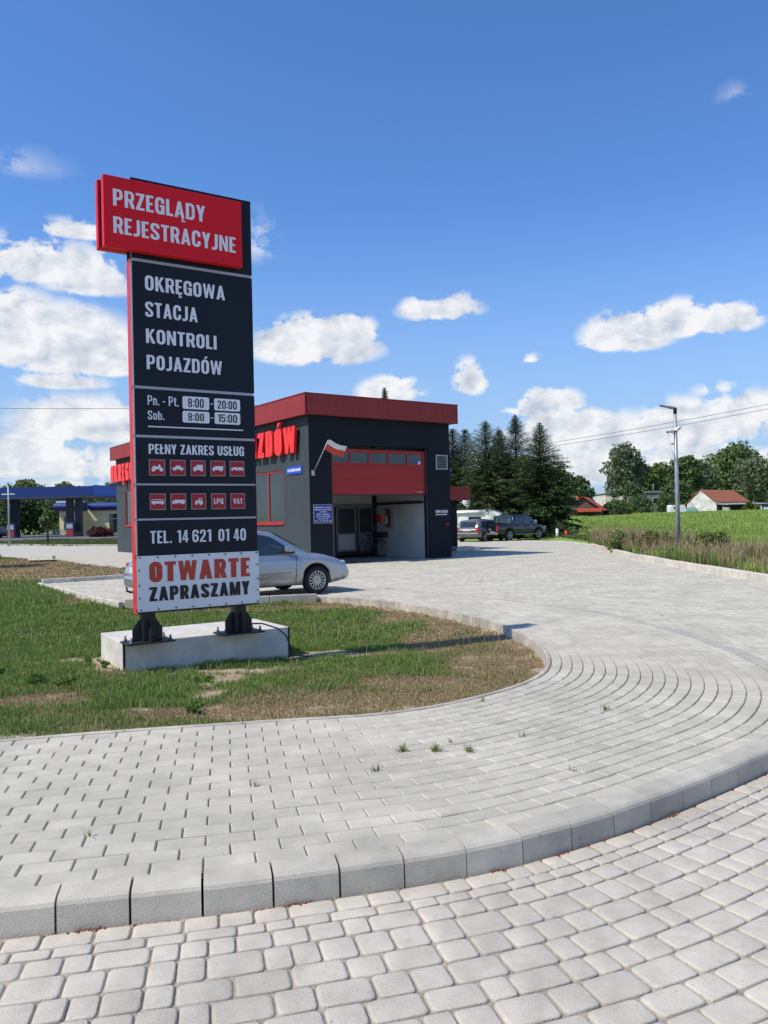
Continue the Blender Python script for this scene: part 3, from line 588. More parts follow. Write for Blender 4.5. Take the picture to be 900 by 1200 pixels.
def field_z(x, y):
    d = np.asarray(x, float) - kerb_x(y); y = np.asarray(y, float)
    z = -.02 + np.clip(d / 1.0, 0, 1) * .08 + np.clip((y - 38) / 90, 0, 1) * .95 + np.clip((d - 4) / 60, 0, 1) * .2
    return z + (fbm(x, y, .12, 9) - .5) * .12 * np.clip(d / 3, 0, 1)
def terrain_z(x, y):
    x = np.asarray(x, float); y = np.asarray(y, float)
    z = np.full(x.shape, -.25)
    lw = pip(x, y, LAWN); z = np.where(lw, lawn_z(x, y), z)
    right = (x > kerb_x(y) + .02) & (y > 12); back = (y > 50) & (x > -15)
    z = np.where(right, field_z(x, y), z)
    bk = -.04 + np.clip((y - 60) / 60, 0, 1) * 1.0 * np.clip((x + 5) / 20, 0, 1)
    z = np.where(back & ~(right & (x > 10.5)), bk, z)
    blend = np.clip((x - 10.5) / 4, 0, 1); z = np.where(back & right, bk * (1 - blend) + field_z(x, y) * blend, z)
    lft = (y > 60) & (x <= -15); z = np.where(lft, -.06, z)
    far_ = (y > 47) & (x > 5); z = np.where(far_ & ~right & ~back, -.05, z)
    return z
def axis_vals(lo, hi, fine0, fine1, step, grow=1.12):
    v = list(np.arange(fine0, fine1 + 1e-6, step)); s_ = step
    while v[-1] < hi: s_ *= grow; v.append(v[-1] + s_)
    s_ = step; w = [fine0]
    while w[-1] > lo: s_ *= grow; w.append(w[-1] - s_)
    return np.array(w[::-1][:-1] + v)
gxv = axis_vals(-900, 900, -9, 11, .13, 1.06); gyv = axis_vals(-200, 1500, 4.6, 20, .13, 1.045)
GX, GY = np.meshgrid(gxv, gyv, indexing='ij'); GZ = terrain_z(GX, GY)
BAD = [(-3.75, 9.75, .72, .5), (-1.75, 8.5, .42, .6), (-.85, 10.1, .75, .5), (-1.7, 7.6, .25, .4), (-1.75, 9.1, 1.2, .3), (-3.2, 9.15, .45, .5), (-3.05, 6.15, .5, .22), (-2.2, 6.95, .35, .16)]      # bare soil
DRY = [(1.1, 9.0, .75, 1.3), (.75, 11.0, .7, 1.2), (.5, 8.0, .9, .55), (-.4, 7.2, 1.2, .42), (-1.6, 6.8, 1.5, .32), (.95, 12.5, .5, 1.0), (-3.4, 7.4, .9, .35), (-1.2, 15.4, 1.8, .7), (.3, 13.8, .7, .9), (-3.5, 15.4, 2.2, .5), (-6.8, 18.0, .5, 2.5), (-.2, 10.0, .4, .3)]
def blobs(x, y, B):
    m = np.zeros(np.shape(x))
    for bx, by, ra, rb in B: m = np.maximum(m, 1 - np.hypot((x - bx) / ra, (y - by) / rb))
    return m
edge_pts = [tuple(p) for p in CI[200:][::8]]
def dryness(x, y):
    x = np.asarray(x, float); y = np.asarray(y, float)
    d = blobs(x, y, DRY) * 1.6 + (fbm(x, y, 1.3, 21) - .5) * 1.5
    d = d + np.clip((y - 22.5) / 3, 0, 1) * (x < -6) * 1.1 * (y < 40)
    d = d + np.clip(.5 - seg_dist(x, y, edge_pts), 0, .5) * 1.8 * (y > 7)
    d = d + np.clip((.8 - seg_dist(x, y, edge_pts)), 0, .8) * .8
    return np.clip(d + .06 + .28 * np.clip((x + 1.2) / 1.5, 0, 1) * (y < 17), 0, 1)
def bareness(x, y):
    x = np.asarray(x, float); y = np.asarray(y, float)
    b = blobs(x, y, BAD) * 1.45 + (fbm(x, y, 5.0, 31) - .5) * 2.4 - .12
    b = b + np.clip(.28 - seg_dist(x, y, edge_pts), 0, .28) * 3.0 * (y > 7.8) * (x > -1.3)
    return np.clip(b, 0, 1)
near = (np.abs(GX) < 90) & (GY > 3) & (GY < 90)
C_ = np.zeros(GX.shape + (3,)); 
green = np.array([.085, .115, .040]); straw = np.array([.31, .225, .125]); soil = np.array([.46, .36, .25]); field = np.array([.19, .29, .065])
dr = np.zeros(GX.shape); dr[near] = dryness(GX[near], GY[near]); ba = np.zeros(GX.shape); ba[near] = bareness(GX[near], GY[near])
C_ = green * (1 - dr[..., None]) + straw * dr[..., None]; C_ = C_ * (1 - ba[..., None]) + soil * ba[..., None]
fm = ((GX > kerb_x(GY)) & (GY > 12)) | (GY > 44)
nf = fbm(GX, GY, .08, 3)[..., None] * .6 + fbm(GX, GY, .7, 4)[..., None] * .4
C_ = np.where(fm[..., None], field * (.75 + .6 * nf) + np.array([.03, .015, 0]) * nf, C_)
nI, nJ = GX.shape; idx = np.arange(nI * nJ).reshape(nI, nJ); Fq = np.stack([idx[:-1, :-1], idx[1:, :-1], idx[1:, 1:], idx[:-1, 1:]], -1).reshape(-1, 4)
fast_mesh('ground', np.stack([GX, GY, GZ], -1).reshape(-1, 3), Fq, 'ground', None, col=C_.reshape(-1, 3), smooth=True, kind='structure')

def blades(name, x, y, z, h, w, col, lean=.45, parent=None, seed=1, tipcol=1.25, **props):
    """bent two-segment grass blades"""
    R_ = np.random.RandomState(seed); n = len(x); a = R_.rand(n) * 2 * PI; l = np.abs(R_.normal(0, lean, n)); la = R_.rand(n) * 2 * PI
    sx, sy = np.cos(a) * w / 2, np.sin(a) * w / 2; lx, ly = np.cos(la) * l * h, np.sin(la) * l * h
    hz = h / np.sqrt(1 + l * l)
    V = np.empty((n, 5, 3)); V[:, 0] = np.c_[x - sx, y - sy, z - .01]; V[:, 1] = np.c_[x + sx, y + sy, z - .01]
    V[:, 2] = np.c_[x - sx * .75 + lx * .3, y - sy * .75 + ly * .3, z + hz * .6]; V[:, 3] = np.c_[x + sx * .75 + lx * .3, y + sy * .75 + ly * .3, z + hz * .6]; V[:, 4] = np.c_[x + lx, y + ly, z + hz]
    F = np.array([(0, 1, 3), (0, 3, 2), (2, 3, 4)])[None] + (np.arange(n) * 5)[:, None, None]
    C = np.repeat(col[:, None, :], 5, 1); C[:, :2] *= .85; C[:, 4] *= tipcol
    return fast_mesh(name, V.reshape(-1, 3), F.reshape(-1, 3), 'grass', parent, col=C.reshape(-1, 3), **props)
# lawn grass
BLK = dict(x=-2.9783, y=8.9883, th=.5635, l=2.06, w=1.10)
def in_block(x, y, mrg=.02):
    u = (x - BLK['x']) * math.cos(BLK['th']) + (y - BLK['y']) * math.sin(BLK['th']); v = -(x - BLK['x']) * math.sin(BLK['th']) + (y - BLK['y']) * math.cos(BLK['th'])
    return (u > -mrg) & (u < BLK['l'] + mrg) & (v > -mrg) & (v < BLK['w'] + mrg)
LAWN2 = [tuple(p) for p in ring_curve(-.012)[::10]] + LAWN_B + [(-80, 75), (-80, 2), (-20, 2)]
def lawn_area(x0, x1, y0, y1, dens, hs, ws, seed, name):
    R_ = np.random.RandomState(seed); n = int((x1 - x0) * (y1 - y0) * dens); x = R_.uniform(x0, x1, n); y = R_.uniform(y0, y1, n)
    k_ = (np.abs(x) < y * .58 + 2.6) & pip(x, y, LAWN2) & ~in_block(x, y); x, y = x[k_], y[k_]
    d = dryness(x, y); b = bareness(x, y); cl = fbm(x, y, 2.5, 41)
    keep_ = R_.rand(len(x)) > np.clip(b * 1.35, 0, .985); x, y, d, cl = x[keep_], y[keep_], d[keep_], cl[keep_]
    isdry = R_.rand(len(x)) < np.clip(d * 1.05 - .08, 0, .93)
    h = hs * (.30 + 1.45 * cl) * (.6 + .7 * R_.rand(len(x))) * np.where(isdry, .55, 1.0) * (1 - .35 * d); stalk = R_.rand(len(x)) < .012; h = np.where(stalk, hs * (1.3 + .9 * R_.rand(len(x))), h); isdry = isdry | stalk; w = ws * (.7 + .6 * R_.rand(len(x)))
    g_ = np.array([.125, .225, .045]); g2 = np.array([.25, .33, .085]); s1 = np.array([.46, .36, .20]); s2 = np.array([.30, .215, .115]); t = R_.rand(len(x), 1)
    c = np.where(isdry[:, None], s1 * t + s2 * (1 - t), g_ * (1 - t) + g2 * t) * (.75 + .5 * R_.rand(len(x), 1))
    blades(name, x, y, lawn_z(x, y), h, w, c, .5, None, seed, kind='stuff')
lawn_area(-7.4, 2.2, 4.6, 11, 4600, .064, .007, 1, 'lawn_grass')
lawn_area(-11.5, 2.2, 11, 16.6, 1500, .075, .013, 2, 'lawn_grass')
lawn_area(-16, -1.5, 16.0, 24, 650, .10, .02, 3, 'lawn_grass')
lawn_area(-24, -5, 24, 44, 160, .09, .04, 4, 'lawn_grass')
# meadow beyond the pale kerb
def meadow(y0, y1, dens, hs, ws, seed, xmax=None, dmin=.12):
    R_ = np.random.RandomState(seed); x1 = y1 * .58 + 4; n = int((x1 - 8) * (y1 - y0) * dens); x = R_.uniform(8, x1, n); y = R_.uniform(y0, y1, n)
    k_ = (x > kerb_x(y) + dmin) & (np.abs(x) < y * .54 + 4) & ~((y > 41.5) & (y < 56) & (x < 13.5)); x, y = x[k_], y[k_]
    d = x - kerb_x(y); cl = fbm(x, y, .35, 51); t = R_.rand(len(x), 1)
    tall = np.clip(1.1 - d / 3.6, 0, 1) * np.clip((fbm(x, y, .45, 77) - .30) * 3.2, .15, 1)
    rb = np.exp(-((x - 10.6) / 1.5) ** 2 - ((y - 32) / 4.5) ** 2) + .7 * np.exp(-((x - 10.2) / .8) ** 2 - ((y - 20.5) / 2) ** 2); tall = np.clip(tall + rb, 0, 1.25)
    reed = (R_.rand(len(x)) < np.clip(rb * .38 + tall * (vnoise(x, y, .33, 90) - .42) * 2.0, 0, .42)) & (y < 48)
    h = hs * (.6 + .8 * cl) * (.6 + .6 * R_.rand(len(x))) * (1 + .9 * tall * (y < 48)); h = np.where(reed, h * 1.45, h)
    g1 = np.array([.21, .33, .060]); g2 = np.array([.33, .40, .105]); g0 = np.array([.12, .19, .050]); rd = np.array([.34, .25, .15])
    c = g1 * (1 - t) + g2 * t; c = c * (1 - tall[:, None] * .75) + g0 * tall[:, None] * .9; c = np.where(reed[:, None], rd * (.7 + .6 * t), c) * (.75 + .5 * cl[:, None])
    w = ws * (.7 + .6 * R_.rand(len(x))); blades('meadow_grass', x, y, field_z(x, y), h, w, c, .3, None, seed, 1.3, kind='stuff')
meadow(13, 24, 420, .26, .022, 61); meadow(24, 44, 200, .30, .035, 62); meadow(44, 80, 42, .32, .08, 63); meadow(80, 140, 13, .4, .16, 64)

# ------------------------------------------------------------------ concrete foundation block
blk = thing('concrete_block', 'pale concrete foundation block lying in the grass under the totem sign', 'foundation block', (BLK['x'], BLK['y'], 0), BLK['th'])
MB().box(0, BLK['l'], 0, BLK['w'], -.25, .243, .008).build('body', 'concrete', blk)
for u_ in (-.006, BLK['l'] - .018):
    MB().box(u_, u_ + .024, -.006, .018, -.24, .236).build('corner_angle', mat('rusty steel angle', (.035, .025, .022), .8, var=.5, scale=12) if u_ < 0 else bpy.data.materials['rusty steel angle'], blk)

# ------------------------------------------------------------------ totem sign
SG = thing('totem_sign', 'tall anthracite totem sign with red header box and OTWARTE ZAPRASZAMY banner', 'sign', (-2.7715, 8.8752, 0), .5635)
SW = 1.452; TH_ = .22
MB().box(.035, SW - .03, .03, TH_ - .03, .60, 5.44).build('core', 'steel_black', SG)
levels = [(4.582, 5.486), (3.147, 4.545), (2.594, 3.112), (2.047, 2.562), (1.652, 2.022), (1.236, 1.626)]
pan = []
for z0, z1 in levels:
    mb = MB().box(.012, SW, 0, .022, z0, z1, .003); pan.append(mb.build('sign_panel', 'panel', SG))
    MB().box(.012, SW, TH_ - .022, TH_, z0, z1, .003).build('back_panel', 'panel', SG)
for (a0, a1), (b0, b1) in zip(levels[:-1], levels[1:]):
    MB().box(.02, SW - .012, .004, .03, b1 + .002, a0 - .002).build('divider_strip', 'silver', SG)
MB().box(SW - .03, SW - .006, .024, TH_ - .024, .60, 5.46).build('side_cladding', 'panel', SG)
sp = MB().box(.004, .034, .034, TH_ - .01, .575, 4.58, .003).build('red_edge_post', 'red_strip', SG)
for z in (.62, 1.22, 1.64, 2.03, 2.58, 3.13, 4.56):
    MB().box(-.008, .012, .028, .07, z - .018, z + .018).build('edge_bracket', 'red_strip', sp)
MB().box(.0, .011, .0, .028, 1.24, 4.56).build('aluminium_edge', 'silver', SG)
# header boxes
hd = MB().box(-.315, 1.284, -.12, -.025, 4.625, 5.408, .006).build('header_box', 'red_panel', SG)
hb = MB().box(-.292, .10, TH_ + .03, TH_ + .125, 4.711, 5.49, .005).build('rear_header_box', 'red_panel', SG)
MB().box(-.27, .10, TH_ + .012, TH_ + .029, 4.73, 5.47).build('rear_header_back', 'panel', SG)
MB().box(.02, 1.26, -.024, -.001, 4.66, 5.38).build('header_frame', 'steel_black', SG)
text_part('PRZEGLĄDY', -.212, .830, 5.08, 5.265, -.121, 'white_vinyl', hd, off=.0085)
text_part('REJESTRACYJNE', -.214, 1.200, 4.78, 4.962, -.121, 'white_vinyl', hd, off=.0085)
text_part('OKRĘGOWA', .152, 1.099, 4.234, 4.40, -.0002, 'white_vinyl', pan[1], off=.007)
text_part('STACJA', .148, .757, 3.933, 4.102, -.0002, 'white_vinyl', pan[1], off=.007)
text_part('KONTROLI', .151, .983, 3.634, 3.796, -.0002, 'white_vinyl', pan[1], off=.007)
text_part('POJAZDÓW', .153, 1.043, 3.337, 3.50, -.0002, 'white_vinyl', pan[1], off=.007)
text_part('Pn. - Pt.', .156, .512, 2.934, 3.042, -.0002, 'white_vinyl', pan[2], s=.13, gap=.09)
text_part('Sob.', .154, .340, 2.770, 2.868, -.0002, 'white_vinyl', pan[2], s=.13, gap=.09)
for (x0, x1, z0, z1, s_) in ((.556, .877, 2.911, 3.058, '8:00'), (.938, 1.262, 2.913, 3.055, '20:00'), (.554, .877, 2.753, 2.888, '8:00'), (.940, 1.261, 2.753, 2.891, '15:00')):
    r_ = .02; pts = []
    for cx, cz, a0 in ((x1 - r_, z1 - r_, 0), (x0 + r_, z1 - r_, 90), (x0 + r_, z0 + r_, 180), (x1 - r_, z0 + r_, 270)):
        for q in range(4): a = math.radians(a0 + q * 30); pts.append((cx + r_ * math.cos(a), cz + r_ * math.sin(a)))
    p_ = MB().prism(pts, -.004, 0, 'y').build('hour_plate', 'white_vinyl', pan[2])
    wd = .19 if len(s_) == 4 else .24; cx = (x0 + x1) / 2
    text_part(s_, cx - wd / 2, cx + wd / 2, z0 + .022, z1 - .022, -.004, 'black_vinyl', p_, ext=.0015, s=.15)
for z in (2.985, 2.822): MB().box(.893, .922, -.003, 0, z - .006, z + .004).build('dash', 'white_vinyl', pan[2])
MB().box(.154, 1.297, -.003, 0, 2.683, 2.696).build('rule_line', 'white_vinyl', pan[2])
text_part('PEŁNY ZAKRES USŁUG', .156, 1.300, 2.381, 2.492, -.0002, 'white_vinyl', pan[3], s=.165, gap=.08)
text_part('TEL.', .154, .398, 1.366, 1.508, -.0002, 'white_vinyl', pan[5], s=.155, gap=.09)
text_part('14', .463, .595, 1.366, 1.508, -.0002, 'white_vinyl', pan[5], s=.155, gap=.09)
text_part('621', .640, .868, 1.366, 1.508, -.0002, 'white_vinyl', pan[5], s=.155, gap=.09)
text_part('01', .957, 1.090, 1.366, 1.508, -.0002, 'white_vinyl', pan[5], s=.155, gap=.09)
text_part('40', 1.145, 1.303, 1.366, 1.508, -.0002, 'white_vinyl', pan[5], s=.155, gap=.09)
# service icons
def wheel_pts(cx, cz, r, n=12): return [(cx + r * math.cos(2 * PI * q / n), cz + r * math.sin(2 * PI * q / n)) for q in range(n)]
def icon(kind):
    """silhouettes on a -.5...5 square"""
    if kind == 'motorcycle':
        P = [[(-.30, .02), (-.14, .09), (-.02, .04), (.10, .14), (.20, .15), (.24, .06), (.10, -.10), (-.10, -.12)], [(.12, .12), (.18, .12), (.30, -.12), (.24, -.14)], [(-.32, .06), (-.1, .12), (-.06, .05), (-.28, -.02)], [(.08, .2), (.2, .18), (.18, .13), (.08, .15)]]; Wh = [(-.24, -.13, .12), (.25, -.13, .12)]
    elif kind == 'car': P = [[(-.37, -.10), (-.36, .0), (-.20, .03), (-.10, .15), (.12, .15), (.24, .03), (.36, .0), (.37, -.10)]]; Wh = [(-.22, -.11, .075), (.22, -.11, .075)]
    elif kind == 'van truck': P = [[(-.34, -.13), (-.34, -.01), (-.27, .1), (-.14, .1), (-.14, -.13)], [(-.12, -.09), (-.12, .22), (.32, .22), (.32, -.09)], [(-.14, -.13), (.32, -.13), (.32, -.085), (-.14, -.085)]]; Wh = [(-.23, -.14, .075), (.22, -.14, .075)]
    elif kind == 'box truck': P = [[(-.38, -.10), (-.38, .0), (-.30, .10), (-.22, .10), (-.22, -.10)], [(-.20, -.06), (-.20, .15), (.36, .15), (.36, -.06)], [(-.22, -.10), (.36, -.10), (.36, -.055), (-.22, -.055)]]; Wh = [(-.28, -.12, .06), (.12, -.12, .06), (.25, -.12, .06)]
    elif kind == 'truck with trailer': P = [[(-.42, -.08), (-.42, .0), (-.36, .07), (-.30, .07), (-.30, -.08)], [(-.28, -.07), (-.28, .09), (.04, .09), (.04, -.07)], [(.08, -.07), (.08, .09), (.42, .09), (.42, -.07)], [(.0, -.07), (.1, -.07), (.1, -.045), (.0, -.045)]]; Wh = [(-.34, -.09, .05), (-.05, -.09, .05), (.16, -.09, .05), (.34, -.09, .05)]
    elif kind == 'bus': P = [[(-.40, -.12), (-.40, .03), (.40, .03), (.40, -.12)], [(-.40, .12), (-.38, .15), (.40, .15), (.40, .12)]] + [[(-.40 + q * .133, .03), (-.385 + q * .133, .03), (-.385 + q * .133, .12), (-.40 + q * .133, .12)] for q in range(7)]; Wh = [(-.24, -.13, .06), (.24, -.13, .06)]
    elif kind == 'long truck': P = [[(-.42, -.10), (-.42, .0), (-.35, .07), (-.30, .07), (-.30, -.10)], [(-.28, -.06), (-.28, .11), (.42, .11), (.42, -.06)], [(-.3, -.10), (.42, -.10), (.42, -.055), (-.3, -.055)]]; Wh = [(-.34, -.11, .05), (-.18, -.11, .05), (.20, -.11, .05), (.31, -.11, .05)]
    else: P = [[(-.24, -.08), (-.24, .05), (.0, .07), (.0, -.08)], [(.0, -.08), (.0, .10), (.03, .10), (.03, -.08)], [(-.02, .18), (-.02, .22), (.24, .22), (.24, .18)], [(.0, .08), (.0, .19), (.03, .19), (.03, .08)], [(.19, -.02), (.19, .19), (.22, .19), (.22, -.02)], [(.03, -.05), (.03, .08), (.2, .08), (.2, -.05)]]; Wh = [(-.18, -.14, .08), (.13, -.09, .14)]
    return P, Wh
rows = [(pan[3], 2.134, 2.317, ['motorcycle', 'car', 'van truck', 'box truck', 'truck with trailer']), (pan[4], 1.745, 1.931, ['bus', 'long truck', 'tractor', 'LPG', 'VAT'])]
for par, z0, z1, kinds in rows:
    for x0, x1, kd in zip((.156, .395, .637, .876, 1.116), (.339, .577, .816, 1.059, 1.302), kinds):
        f_ = MB().box(x0, x1, -.003, 0, z0, z1).build('icon_frame', 'icon_edge', par)
        MB().box(x0 + .008, x1 - .008, -.0055, -.003, z0 + .008, z1 - .008).build('icon_tile', 'icon_red', f_)
        cx, cz, s_ = (x0 + x1) / 2, (z0 + z1) / 2, (x1 - x0)
        if kd in ('LPG', 'VAT'):
            text_part(kd, cx - .058, cx + .058, cz - .032, cz + .032, -.0055, 'white_vinyl', f_, ext=.002, s=.16)
        else:
            mb = MB(); P, Wh = icon(kd); yy = -.0065
            for q, p_ in enumerate(P): mb.prism([(cx + a * s_ * .97, cz + b * s_ * .97) for a, b in p_], yy - .001 - q * .0003, -.0055, 'y')
            for (a, b, r_) in Wh: yy -= .0021; mb.prism([(cx + p[0] * s_, cz + p[1] * s_) for p in wheel_pts(a, b, r_)], yy, -.0055, 'y')
            mb.build('vehicle_symbol', 'white_vinyl', f_)
# banner
def ban(u, v): 
    bulge = .0018 * math.sin(v * 9 + u * 3) * math.sin(u * PI); return (-.004 + 1.462 * u, -.012 - bulge, .605 + .625 * v)
bn = MB().grid(ban, 16, 8, False).build('banner', 'banner', SG)
bn.modifiers.new('s', 'SOLIDIFY').thickness = .004
text_part('OTWARTE', .132, 1.338, .932, 1.157, -.0135, 'red_print', bn, ext=.003, s=.215)
text_part('ZAPRASZAMY', .128, 1.330, .716, .876, -.0135, 'black_vinyl', bn, ext=.003, s=.21)
for q in range(8):
    for z in (.625, 1.212): MB().lathe([(0, -.006), (.009, -.006), (.011, 0)], (.03 + q * .2, -.021, z), 'y', 8).build('grommet', 'bolt', bn)
for z in (.76, .90, 1.07):
    for x in (.02, 1.438): MB().lathe([(0, -.006), (.009, -.006), (.011, 0)], (x, -.021, z), 'y', 8).build('grommet', 'bolt', bn)
MB().box(.0, 1.455, -.006, .03, .585, .62).build('bottom_rail', 'steel_black', SG)
# feet
for x in (.14, 1.24):
    f_ = MB().box(x - .07, x + .07, .06, .20, .262, .60, .004).build('post_foot', 'steel_black', SG)
    MB().box(x - .27, x + .27, -.04, .29, .2435, .262, .003).build('base_plate', 'steel_black', f_)
    MB().prism([(x - .17, .262), (x + .17, .262), (x + .17, .40), (x + .10, .50), (x - .10, .50), (x - .17, .40)], .128, .142, 'y').build('gusset', 'steel_black', f_)
    MB().prism([(-.02, .262), (.27, .262), (.27, .40), (.22, .50), (.03, .50), (-.02, .40)], x - .008, x + .008, 'x').build('gusset', 'steel_black', f_)
    for bx_ in (-.22, .22):
        for by_ in (-.005, .255): MB().lathe([(0, .06), (.012, .06), (.012, .022), (.022, .022), (.022, 0)], (x + bx_, by_, .262), 'z', 8).build('anchor_bolt', 'bolt', f_)
cb = MB(); cb.tube([(1.30, .0, .36), (1.45, -.08, .36), (1.60, -.2, .30), (1.72, -.18, .20), (1.80, -.13, .05), (1.86, -.14, -.06), (2.05, -.25, -.085)], .009, 8)
cb.build('power_cable', 'wire', SG)

# ------------------------------------------------------------------ inspection station
B = thing('inspection_station', 'graphite vehicle inspection building with red fascia and half open red door', 'building', (BX, BY, 0), BT)
WF, LF, HZ, ZF, OV = 6.82, 22.455, 5.94, 5.206, .255
W0, W1, L0, L1 = OV, WF - OV, OV, LF - OV
def wall_with_holes(x0, x1, z0, z1, holes, fn):
    """cells of a wall in its own plane; fn(a0,a1,b0,b1) adds a box"""
    xs_ = sorted({x0, x1, *[h[0] for h in holes], *[h[1] for h in holes]}); zs_ = sorted({z0, z1, *[h[2] for h in holes], *[h[3] for h in holes]})
    for a, b in zip(xs_[:-1], xs_[1:]):
        for c, d in zip(zs_[:-1], zs_[1:]):
            if not any(h[0] <= a and b <= h[1] and h[2] <= c and d <= h[3] for h in holes): fn(a, b, c, d)
wins = [(2.18, 5.8), (7.4, 11.0), (12.2, 15.8), (17.0, 20.62)]
mb = MB(); wall_with_holes(L0, L1, -.02, ZF + .02, [(a, b, 1.47, 3.42) for a, b in wins], lambda a, b, c, d: mb.box(W0, W0 + .3, a, b, c, d)); mb.build('side_wall', 'wall', B)
OP = (1.17, 5.50, -.02, 4.22)
mb = MB(); wall_with_holes(W0 + .003, W1, -.02, ZF + .02, [OP], lambda a, b, c, d: mb.box(a, b, L0 - .003, L0 + .32, c, d)); mb.build('front_wall', 'wall_shaded', B)
MB().box(W1 - .3, W1 + .002, L0 + .32, L1, -.02, ZF + .02).build('right_wall', 'wall_shaded', B)
MB().box(W0 + .3, W1 - .3, L1 - .3, L1, -.02, ZF + .02).build('rear_wall', 'wall', B)
MB().box(W0 - .12, W1 + .12, L0 - .12, L1 + .12, ZF + .001, ZF + .02).build('soffit', 'dark_metal', B)
rf = MB().box(.10, WF - .10, .10, LF - .10, HZ - .25, HZ - .08).build('roof', 'eternit', B)
def rib_profile(n, l, d=.007):
    p = []; s_ = l / n
    for q in range(n): x = q * s_; p += [(x, 0), (x + s_ * .78, 0), (x + s_ * .84, d), (x + s_ * .94, d)]
    p.append((l, 0)); return p
def fascia(a, ang, l):
    """ribbed metal sheet, its outer face on the line from a along ang"""
    n = int(l / .25); P = rib_profile(n, l); c, s_ = math.cos(ang), math.sin(ang); out = [(a[0] + x * c - y * s_, a[1] + x * s_ + y * c) for x, y in P]; inn = [(a[0] + x * c - .09 * s_, a[1] + x * s_ + .09 * c) for x in (l, 0)]
    MB().prism(out + inn, ZF, HZ - .03, 'z').build('fascia_sheet', 'red_fascia', B)
fascia((0, 0), 0, WF); fascia((WF, 0), PI / 2, LF); fascia((WF, LF), PI, WF); fascia((0, LF), -PI / 2, LF)
mb = MB()
for x0, x1, y0, y1 in ((-.02, WF + .02, -.02, .16), (-.02, WF + .02, LF - .16, LF + .02), (-.02, .16, .16, LF - .16), (WF - .16, WF + .02, .16, LF - .16)): mb.box(x0, x1, y0, y1, HZ - .03, HZ)
mb.build('coping', 'red_fascia', B)
MB().box(-.012, WF + .012, -.012, .10, ZF - .012, ZF).build('drip_edge', 'red_fascia', B)
MB().box(-.012, .10, .10, LF + .012, ZF - .012, ZF).build('drip_edge', 'red_fascia', B)
# side windows: red frame, panes
for a, b in wins:
    w_ = MB(); x0, x1 = W0 + .03, W0 + .11
    for c, d, e, f_ in ((a, b, 1.47, 1.54), (a, b, 3.35, 3.42), (a, a + .07, 1.54, 3.35), (b - .07, b, 1.54, 3.35), (a + 1.17, a + 1.25, 1.54, 3.35), (a + 2.37, a + 2.45, 1.54, 3.35)): w_.box(x0, x1, c, d, e, f_)
    wf = w_.build('window', 'red_frame', B)
    for c, d in ((a + .07, a + 1.17), (a + 1.25, a + 2.37), (a + 2.45, b - .07)): MB().box(x0 + .03, x0 + .05, c, d, 1.54, 3.35).build('pane', 'glass_grey', wf)
    MB().box(W0 - .05, W0 + .03, a - .04, b + .04, 1.42, 1.47).build('sill', 'red_frame', wf)
    MB().box(W0 + .28, W0 + .30, a, b, 1.47, 3.42).build('blind', 'dark_metal', wf)
# bay: floor, inner walls, ceiling, back wall with doors
BV = 3.95
MB().box(W0 + .31, 5.50, L0 + .01, BV + .1, -.3, .004).build('bay_floor', 'floor', B)
MB().box(1.2, 3.2, L0 + .12, L0 + .55, .004, .009).build('red_threshold', 'red_floor', B)
MB().box(5.503, 5.56, L0 + .321, BV, -.01, 4.9).build('bay_side_wall', 'white_wall', B)
MB().box(W0 + .301, 5.503, BV, BV + .1, 2.12, 4.9).build('bay_back_wall', 'white_wall', B)
MB().box(W0 + .301, 3.50, BV, BV + .1, 0, 2.12).build('bay_back_wall', 'white_wall', B)
MB().box(W0 + .31, 5.5, L0 + .33, BV, 4.9, 4.95).build('bay_ceiling', 'white_wall', B)
MB().box(3.5, 5.5, BV + .01, BV + .08, .1, .24).build('door_step', 'dark_metal', B)
for x0, x1, h in ((3.58, 4.56, -1), (4.64, 5.42, 1)):
    d_ = MB(); 
    for a, b, c, d in ((x0, x1, .24, .32), (x0, x1, 2.0, 2.08), (x0, x0 + .09, .32, 2.0), (x1 - .09, x1, .32, 2.0), (x0 + .09, x1 - .09, .93, 1.0)): d_.box(a, b, BV - .03, BV + .03, c, d)
    dd = d_.build('door', 'alu_frame', B)
    MB().box(x0 + .09, x1 - .09, BV - .005, BV + .01, 1.0, 2.0).build('pane', 'glass', dd)
    MB().box(x0 + .09, x1 - .09, BV - .012, BV + .01, .32, .93).build('lower_panel', 'white_wall' if h < 0 else 'alu_frame', dd)
    MB().tube([(x1 - .06, BV - .08, 1.05), (x1 - .06, BV - .08, 1.2)], .012, 6).build('handle', 'grey_light', dd)
for a, b in ((3.50, 3.58), (4.56, 4.64)): MB().box(a, b, BV - .04, BV + .05, 0, 2.12).build('door_post', 'dark_metal', B)
MB().box(3.40, 5.48, BV - .05, BV - .001, 2.08, 2.2).build('door_lintel', 'alu_frame', B)
MB().box(5.36, 5.50, BV - .16, BV - .05, 0, 4.6).build('corner_post', 'dark_metal', B)
MB().box(5.42, 5.50, L0 + .35, BV - .17, 2.12, 2.22).build('cable_tray', 'dark_metal', B)
fr = MB().box(5.46, 5.50, 2.45, 3.25, 1.15, 2.0).build('notice_board', 'grey_light', B)
MB().box(5.452, 5.46, 2.72, 3.1, 1.2, 1.95).build('cork_panel', 'cork', fr)
MB().box(5.446, 5.452, 2.95, 3.08, 1.35, 1.65).build('paper_sheet', 'white', fr)
mb = MB()
for q in range(5): mb.box(5.46, 5.47, 1.9 + q * .1, 1.91 + q * .1, 1.55, 2.05)
for q in range(5): mb.box(5.45, 5.46, 1.88, 2.33, 1.57 + q * .11, 1.58 + q * .11)
mb.build('wire_rack', 'grey_light', B)
MB().box(5.40, 5.5, 3.42, 3.70, 1.42, 1.72).build('red_box', 'letter_red', B)
